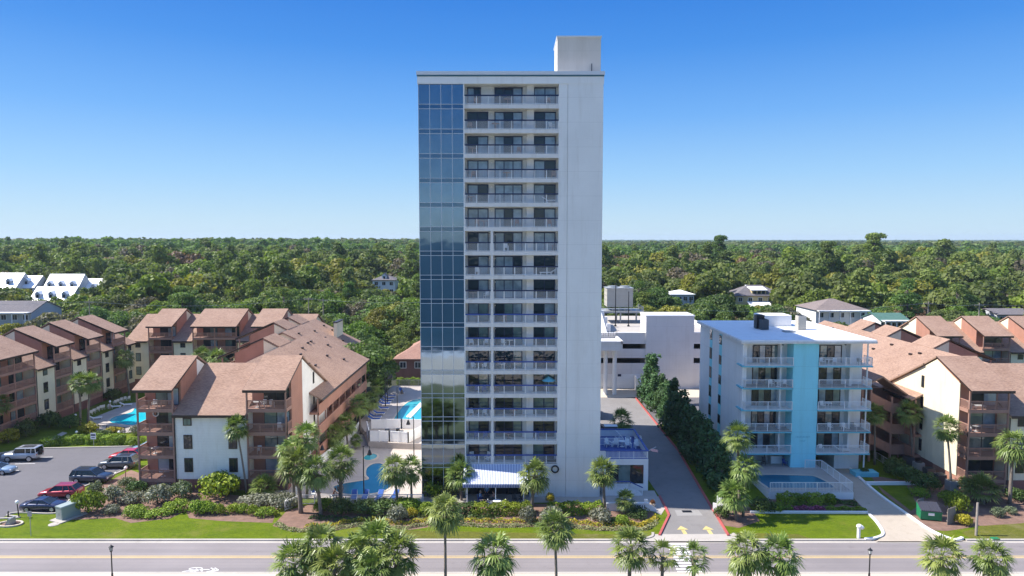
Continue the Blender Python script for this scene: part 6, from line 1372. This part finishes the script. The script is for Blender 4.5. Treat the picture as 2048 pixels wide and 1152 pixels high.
fence('grey picket fence behind the upper pool', [(-25,137.6),(-11.2,137.6)], 1.3, 'grey', 1.9, .2, UD)
fence('white railing around the raised pool of the turquoise block, front and right sides', [(30.7,79.25),(40.5,79.25),(40.5,87.4),(38.4,87.6)], 1.15, 'white', 1.5, .17, .98, pw=.06)
fence('dark slim fence in front of the car park pool', [g(196,862,.12), g(250,867,.12), g(300,862,.12)], 1.0, 'black', 1.6, .22, .12)
fence('grey sloping handrail beside the stair tower path', [g(1752,918,.1), g(1795,945,.1)], 1.0, 'tan', 1.6, 1.0, .1, 'railing', 'handrail')
fence('low brown deck rail behind the far right shrubs', [(66,80.6),(71,80.6)], .6, 'brownp', 1.6, .3, .1)
def vinyl(lab, pts, h, z, ps=1.9):
    o = Vector((*pts[0], z)); t = thing('vinyl_fence', lab, 'fence', o)
    for i in range(len(pts)-1):
        a = Vector((*pts[i],0))-Vector((o.x,o.y,0)); b_ = Vector((*pts[i+1],0))-Vector((o.x,o.y,0)); d = (b_-a); n = Vector((-d.y,d.x,0)).normalized()*.03; b = MB()
        b.prism([(a+n)[:2],(a-n)[:2],(b_-n)[:2],(b_+n)[:2]], .05, h, 'z'); k = max(1, round(d.length/ps))
        for j in range(k+1): q = a.lerp(b_, j/k); b.box(q.x-.08,q.x+.08,q.y-.08,q.y+.08,0,h+.1)
        b.bar(a+Vector((0,0,h)), b_+Vector((0,0,h)), .1); b.build('panel', mt['vinyl'], t)
    return t
vinyl('white vinyl screen around the pool equipment, between the two pools', [(-22.6,104.6),(-21.2,99.5),(-18.2,99.5),(-15.3,98.8),(-13.2,103.6)], 1.55, UD)
vinyl('rear white vinyl screen on the upper pool edge', [(-22.2,106.2),(-17.5,106.4),(-13.4,106.0)], 1.5, UD)
vinyl('long white vinyl fence below the brown gallery', [(-27.2,86),(-25.6,96),(-24.8,104),(-24.9,110)], 1.2, .12)
for i in range(5):
    b = MB(); b.box(-12.5,-10.95,98.6+i*.55,101.7,.12+i*.17,.12+(i+1)*.17)
    setting(b.build('pool_steps', mt['vinyl']))
t = thing('pump_unit', 'dark pool pump equipment inside the white vinyl screen', 'equipment', (-18,102.2,UD)); b = MB(); b.box(-1.6,1.4,-.5,.5,0,.8); b.build('pump_casing', mt['dgrey'], t); b = MB(); b.cyl((-1,0,.8),(-1,0,1.1),.35,None,12); b.cyl((.6,0,.8),(.6,0,1.2),.3,None,12); b.build('filter_tank', mt['black'], t)
# utility cabinet and small things on the left lawn
x, y = g(117,1041,.1); t = thing('utility_cabinet', 'grey-green electrical cabinet on a concrete pad at the car park corner', 'utility cabinet', (x,y,.1), R(-24)); b = MB(); b.box(-.75,1.15,-.5,2.5,-.05,.1); b.build('pad', mt['conc'], t)
mt['cabinet'] = M('cabinet_paint', (.3,.35,.33), .5, var=.06); b = MB(); b.box(-.42,.62,0,2.1,.1,1.45); b.prism([(-.48,1.45),(.68,1.45),(.6,1.58),(-.4,1.58)], -.06, 2.16, 'y'); b.build('cabinet', mt['cabinet'], t)
b = MB(); b.box(-.3,.5,-.02,.0,.3,1.3); b.box(.05,.15,-.05,-.02,.6,.9); b.build('door', mt['grey'], t)
b = MB(); x, y = g(108,1049,.1); b.cyl((0,0,0),(0,0,.05),.55,None,16); b.cyl((0,0,.05),(0,0,.07),.35,None,14); tag(b.build('manhole_cover', mt['conc'], None, False, (x,y,.1)), 'round concrete manhole cover in the lawn below the cabinet', 'manhole')
x, y = g(62,1072,.1); p = at(61.5,1028,y); t = thing('signpost', 'slim grey signpost with a small blank sign on the left lawn', 'sign', (x,y,.1)); b = MB(); b.cyl((0,0,0),(0,0,p.z+.2),.035); b.build('post', mt['grey'], t); b = MB(); b.box(-.22,.22,-.05,-.03,p.z-.35,p.z+.2); b.build('sign_plate', mt['grey'], t)
x, y = g(20,1049,.1); t = thing('stone_marker', 'sloped stone marker in a small kerbed bed at the left edge', 'stone sign', (x,y,.1)); b = MB()
rg = [(1.15*math.cos(a*PI/8)*1.1, .75*math.sin(a*PI/8)) for a in range(17)]
for a, c in zip(rg[:-1], rg[1:]): b.bar((*a,.06),(*c,.06),.2)
b.build('bed_edging', mt['concl'], t); b = MB(); b.cyl((0,0,0),(0,0,.07),.85,None,14); b.build('mulch', mt['mulch'], t); b = MB(); b.prism([(-.3,.05),(.35,.05),(.3,.75),(.15,.8)], -.45, .45, 'y'); b.build('stone', mt['grey'], t)
x, y = g(16,1034,.1); b = MB(); b.cyl((0,0,0),(.05,0,.5),.1,.06,7); b.ball((.06,0,.58),.1,8,5); tag(b.build('spotlight', mt['black'], None, False, (x,y,.1)), 'small black garden spotlight above the stone marker', 'spotlight')
x, y = g(195,889,.1); t = thing('parking_sign', 'white parking sign with a dark blue band in the hedge by the pool', 'sign', (x,y,.1)); b = MB(); b.cyl((0,-.9,0),(0,-.9,2.0),.04); b.build('post', mt['grey'], t); b = MB(); b.box(-.4,.4,-.97,-.94,1.1,2.05); b.build('sign_plate', mt['white'], t); b = MB(); b.box(-.33,.33,-.985,-.97,1.62,1.85); b.box(-.25,.25,-.985,-.97,1.3,1.4); b.build('sign_band', mt['navy'], t)
# house-number wall
x0, y0 = g(1213,1022,.1); x1, y1 = g(1298,1024,.1); t = thing('number_wall', 'low white wall with black house numbers in front of the annex', 'wall', (x0,y0,.1)); L_ = x1-x0; b = MB(); b.box(0,L_,0,.3,0,.82); b.box(-.03,L_+.04,-.05,.35,.82,.92); b.prism([(L_,.0),(L_+.9,.0),(L_+.9,.25),(L_,.82)], .02, .28, 'y'); b.box(L_-.45,L_-.1,.05,.3,.92,1.3); b.build('wall_body', mt['white'], t)
fc = bpy.data.curves.new('house_number', 'FONT'); fc.body = '65511'; fc.size = .52; fc.extrude = .015; fc.offset = .012; fo = bpy.data.objects.new('tmp_text', fc); C.objects.link(fo)
dg = bpy.context.evaluated_depsgraph_get(); fm = bpy.data.meshes.new_from_object(fo.evaluated_get(dg)); bpy.data.objects.remove(fo); fm.materials.clear(); fm.materials.append(mt['navy'])
o = new_obj('house_number', fm, t, (L_-1.62,-.02,.33)); o.rotation_euler = (PI/2,0,0)
x, y = g(1305,1015,.12); t = thing('flower_pot', 'cream flower pot with rust-coloured plant at the end of the number wall', 'flower pot', (x,y,.12)); b = MB(); b.lathe([(.2,0),(.32,.25),(.36,.5),(.3,.5)], (0,0,0), 14); b.build('pot', mt['concl'], t); o = new_obj('plant', MD[1], t, (0,0,.42)); o.scale = (.34,.34,.5); o.material_slots[0].link = 'OBJECT'; o.material_slots[0].material = leafmat('rust_leaves', (.2,.07,.03), (.35,.15,.06))
x, y = g(1445,1027,.1); t = thing('gate_sign', 'stepped white board sign at the red kerb under the triple palm clump', 'sign', (x,y,.1), R(-35)); b = MB(); b.box(-.55,.6,-.06,.06,.2,1.75); b.box(-1.1,-.55,-.06,.06,.2,1.0); b.build('board', mt['white'], t); b = MB(); b.box(-.65,-.53,-.08,.08,0,2.0); b.box(.55,.67,-.08,.08,0,1.5); b.build('post', mt['white'], t)
x, y = g(1717,1076,.1); t = thing('standpipe', 'white hooded standpipe on the right-hand lawn', 'standpipe', (x,y,.1)); b = MB(); b.cyl((0,0,0),(0,0,1.15),.17,None,14); b.build('pipe', mt['white'], t); b = MB(); b.ball((.05,0,1.25),.27,14,8,(1.15,1,.85)); b.cyl((.2,0,1.22),(.4,0,1.05),.2,.2,12); b.build('hood', mt['white'], t, True)
x, y = g(1862,1042,.1); t = thing('dumpster', 'green dumpster with black slatted lids at the side of the right driveway', 'dumpster', (x,y,.1), R(-14)); mt['dgreen'] = M('dumpster_green', (.02,.2,.085), .5, var=.15, stain=(.7,.7,.65)); mt['lid'] = M('lid_plastic', (.05,.05,.065), .5)
b = MB(); b.prism([(0,.12),(1.5,.12),(1.6,1.5),(-.05,1.05)], -1.05, 1.05, 'x'); b.box(-1.1,1.1,-.05,.03,.95,1.05); b.build('bin', mt['dgreen'], t)
for s in (-1,1):
    b = MB(); b.prism([(-.1,1.07),(1.6,1.53),(1.6,1.6),(-.1,1.14)], min(0,s*1.04)+.015, max(0,s*1.04)-.015, 'x')
    for i in range(5): xx = s*(.12+i*.2); b.prism([(-.1,1.14),(1.6,1.6),(1.6,1.64),(-.1,1.18)], xx-.04, xx+.04, 'x')
    b.build('lid', mt['lid'], t)
b = MB(); b.box(-.3,.3,-.06,-.055,.62,.9); b.build('notice', mt['white'], t)
for lab, a, c in (('weathered wooden fence panel left of the green dumpster',(1833,1030),(1846,1026)),('weathered wooden fence panel right of the green dumpster',(1894,1050),(1910,1044))):
    p = Vector((*g(*a,.1),0)); q = Vector((*g(*c,.1),0)); d = q-p; t = thing('fence_panel', lab, 'fence', (p.x,p.y,.1), math.atan2(d.y,d.x)); 
    b = MB(); n = max(3, int(d.length/.15))
    for i in range(n): b.box(d.length*i/n,d.length*(i+.9)/n,-.02,.02,0,1.75+.05*(i%2))
    b.build('boards', mt['woodg'], t); b = MB(); b.box(0,d.length,.02,.08,.4,.5); b.box(0,d.length,.02,.08,1.3,1.4); b.build('rail', mt['woodg'], t)
x, y = g(1952,1071,.1); b = MB(); b.cyl((0,0,0),(.22,.3,3.4),.13,.11,10); tag(b.build('wooden_post', mt['woodg'], None, False, (x,y,.1)), 'leaning weathered wooden post in the mulch right of the dumpster', 'post')
x, y = g(1990,1078,.1); b = MB(); b.box(-.35,.35,-.25,.25,0,.12); tag(b.build('valve_box', mt['dgreen'], None, False, (x,y,.1)), 'small dark green valve box in the grass at the right', 'valve box')
# flag on the annex corner
t = thing('flag', 'small red and white striped flag leaning out from the sun deck corner', 'flag', (16.7,82.3,TZ+.9)); b = MB(); b.cyl((0,0,0),(1.0,-.1,.55),.025); b.build('pole', mt['white'], t)
b = MB(); n = 8
for i in range(n):
    for j in range(2):
        P = lambda u, w_: (.35+u*.9, -.05-.06*math.sin(u*6), .35-.0*u-w_*.32-u*.22+.0); b.quad(P(i/n,j/2),P((i+1)/n,j/2),P((i+1)/n,(j+1)/2),P(i/n,(j+1)/2))
b.build('cloth', stripesmat('flag_stripes', (.5,.05,.08), (.75,.7,.7), .08, .5, 2), t)
# barbecue and bits at the turquoise block's pool terrace
t = thing('pool_counter', 'white pool counter in the shade under the turquoise block', 'counter', (35.6,90,.98)); b = MB(); b.box(-.9,.6,-.4,.4,0,1.0); b.build('cabinet', mt['white'], t); b = MB(); b.box(-1,.7,-.5,.5,1.0,1.06); b.build('counter_top', mt['tan'], t)
furn('chair', 'blue', 'blue chair beside the white pool counter under the turquoise block', (36.2,88.6,.985), R(30)); furn('chair', 'grey', 'dark chair left of the white pool counter under the turquoise block', (33.6,89.2,.985), R(-20))
fence('dark gate and fence behind the raised pool under the left balconies', [(30.9,90.5),(34.2,90.5)], 1.5, 'black', 1.6, .16, .98, 'gate', 'metal_fence')
t = thing('planter', 'pale turquoise planter by the right corner of the turquoise block', 'planter', (46.2,87.6,.1)); b = MB(); b.box(-1.5,1.5,-.8,.8,0,.55); b.build('box', mt['turq_trim'], t); o = new_obj('plant', MD[2], t, (0,0,.45)); o.scale = (.6,.5,.5); o.material_slots[0].link = 'OBJECT'; o.material_slots[0].material = mt['bushd']
b = MB(); b.box(44.6,52,83.9,84.2,0,.5); tag(b.build('garden_wall', mt['white']), 'low white garden wall across the right side bed', 'wall')
# utility poles and wires
POL = []
for lab, px, pt, Y, pb in (('utility pole with a crossarm behind the right apartment wing, left one',1857,603,172,0),('utility pole with a crossarm behind the right apartment wing, right one',1959,606,172,0),('utility pole among the trees behind the left apartment row',178,600,168,0),('utility pole with white insulators between the brown wing and the wood',617,594,172,0),('slim utility pole just right of the insulated one',646,597,176,0),('leaning utility pole in the trees above the turquoise block',1432,588,212,0)):
    p = at(px, pt, Y); zt = terrain(p.x, Y); t = thing('utility_pole', lab, 'utility pole', (p.x, Y, zt)); H = p.z-zt; b = MB(); b.cyl((0,0,-1),(0,0,H),.17,.12,8); b.build('pole', mt['woodg'], t)
    b = MB(); b.box(-1.2,1.2,-.08,.08,H-.7,H-.55)
    for s in (-1.1,-.5,.5,1.1): b.cyl((s,0,H-.55),(s,0,H-.3),.05)
    b.build('crossarm', mt['woodg'], t); POL.append((p.x, Y, p.z-.35))
def wire(lab, a, c, sag):
    b = MB(); a = Vector(a); c = Vector(c); b.tube([a.lerp(c, i/14)-Vector((0,0,sag*4*(i/14)*(1-i/14))) for i in range(15)], .035, 4); tag(b.build('power_line', mt['grey']), lab, 'power line')
wire('power line between the two right-hand utility poles', POL[0], POL[1], .5); wire('power line running off the photo from the right-hand pole', POL[1], (POL[1][0]+60,172,POL[1][2]+.3), .8); wire('power line from the right-hand poles toward the turquoise block', POL[0], (48,178,12.5), 1.2)
wire('power line between the left pole and the insulated pole', POL[2], POL[3], 1.5); wire('power line running off the photo to the left', POL[2], (POL[2][0]-40,166,POL[2][2]), .6); wire('power line from the insulated pole toward the tower', POL[3], (-18,176,POL[3][2]-1), .8)
# ------------------------------------------------------------------ air
_xs = 5200
mb = MB(); mb.box(-_xs,_xs,-60,5800,-1.2,56.5); hz = mb.build('haze', mt['white']); setting(hz, 'stuff')
hm = bpy.data.materials.new('haze_air'); hm.use_nodes = True; hn = hm.node_tree; hn.nodes.remove(hn.nodes['Principled BSDF'])
pv = hn.nodes.new('ShaderNodeVolumePrincipled'); pv.inputs['Color'].default_value = (.72,.84,1,1); pv.inputs['Density'].default_value = .0001; pv.inputs['Anisotropy'].default_value = .1
hn.links.new(pv.outputs[0], hn.nodes['Material Output'].inputs['Volume']); hz.data.materials.clear(); hz.data.materials.append(hm)
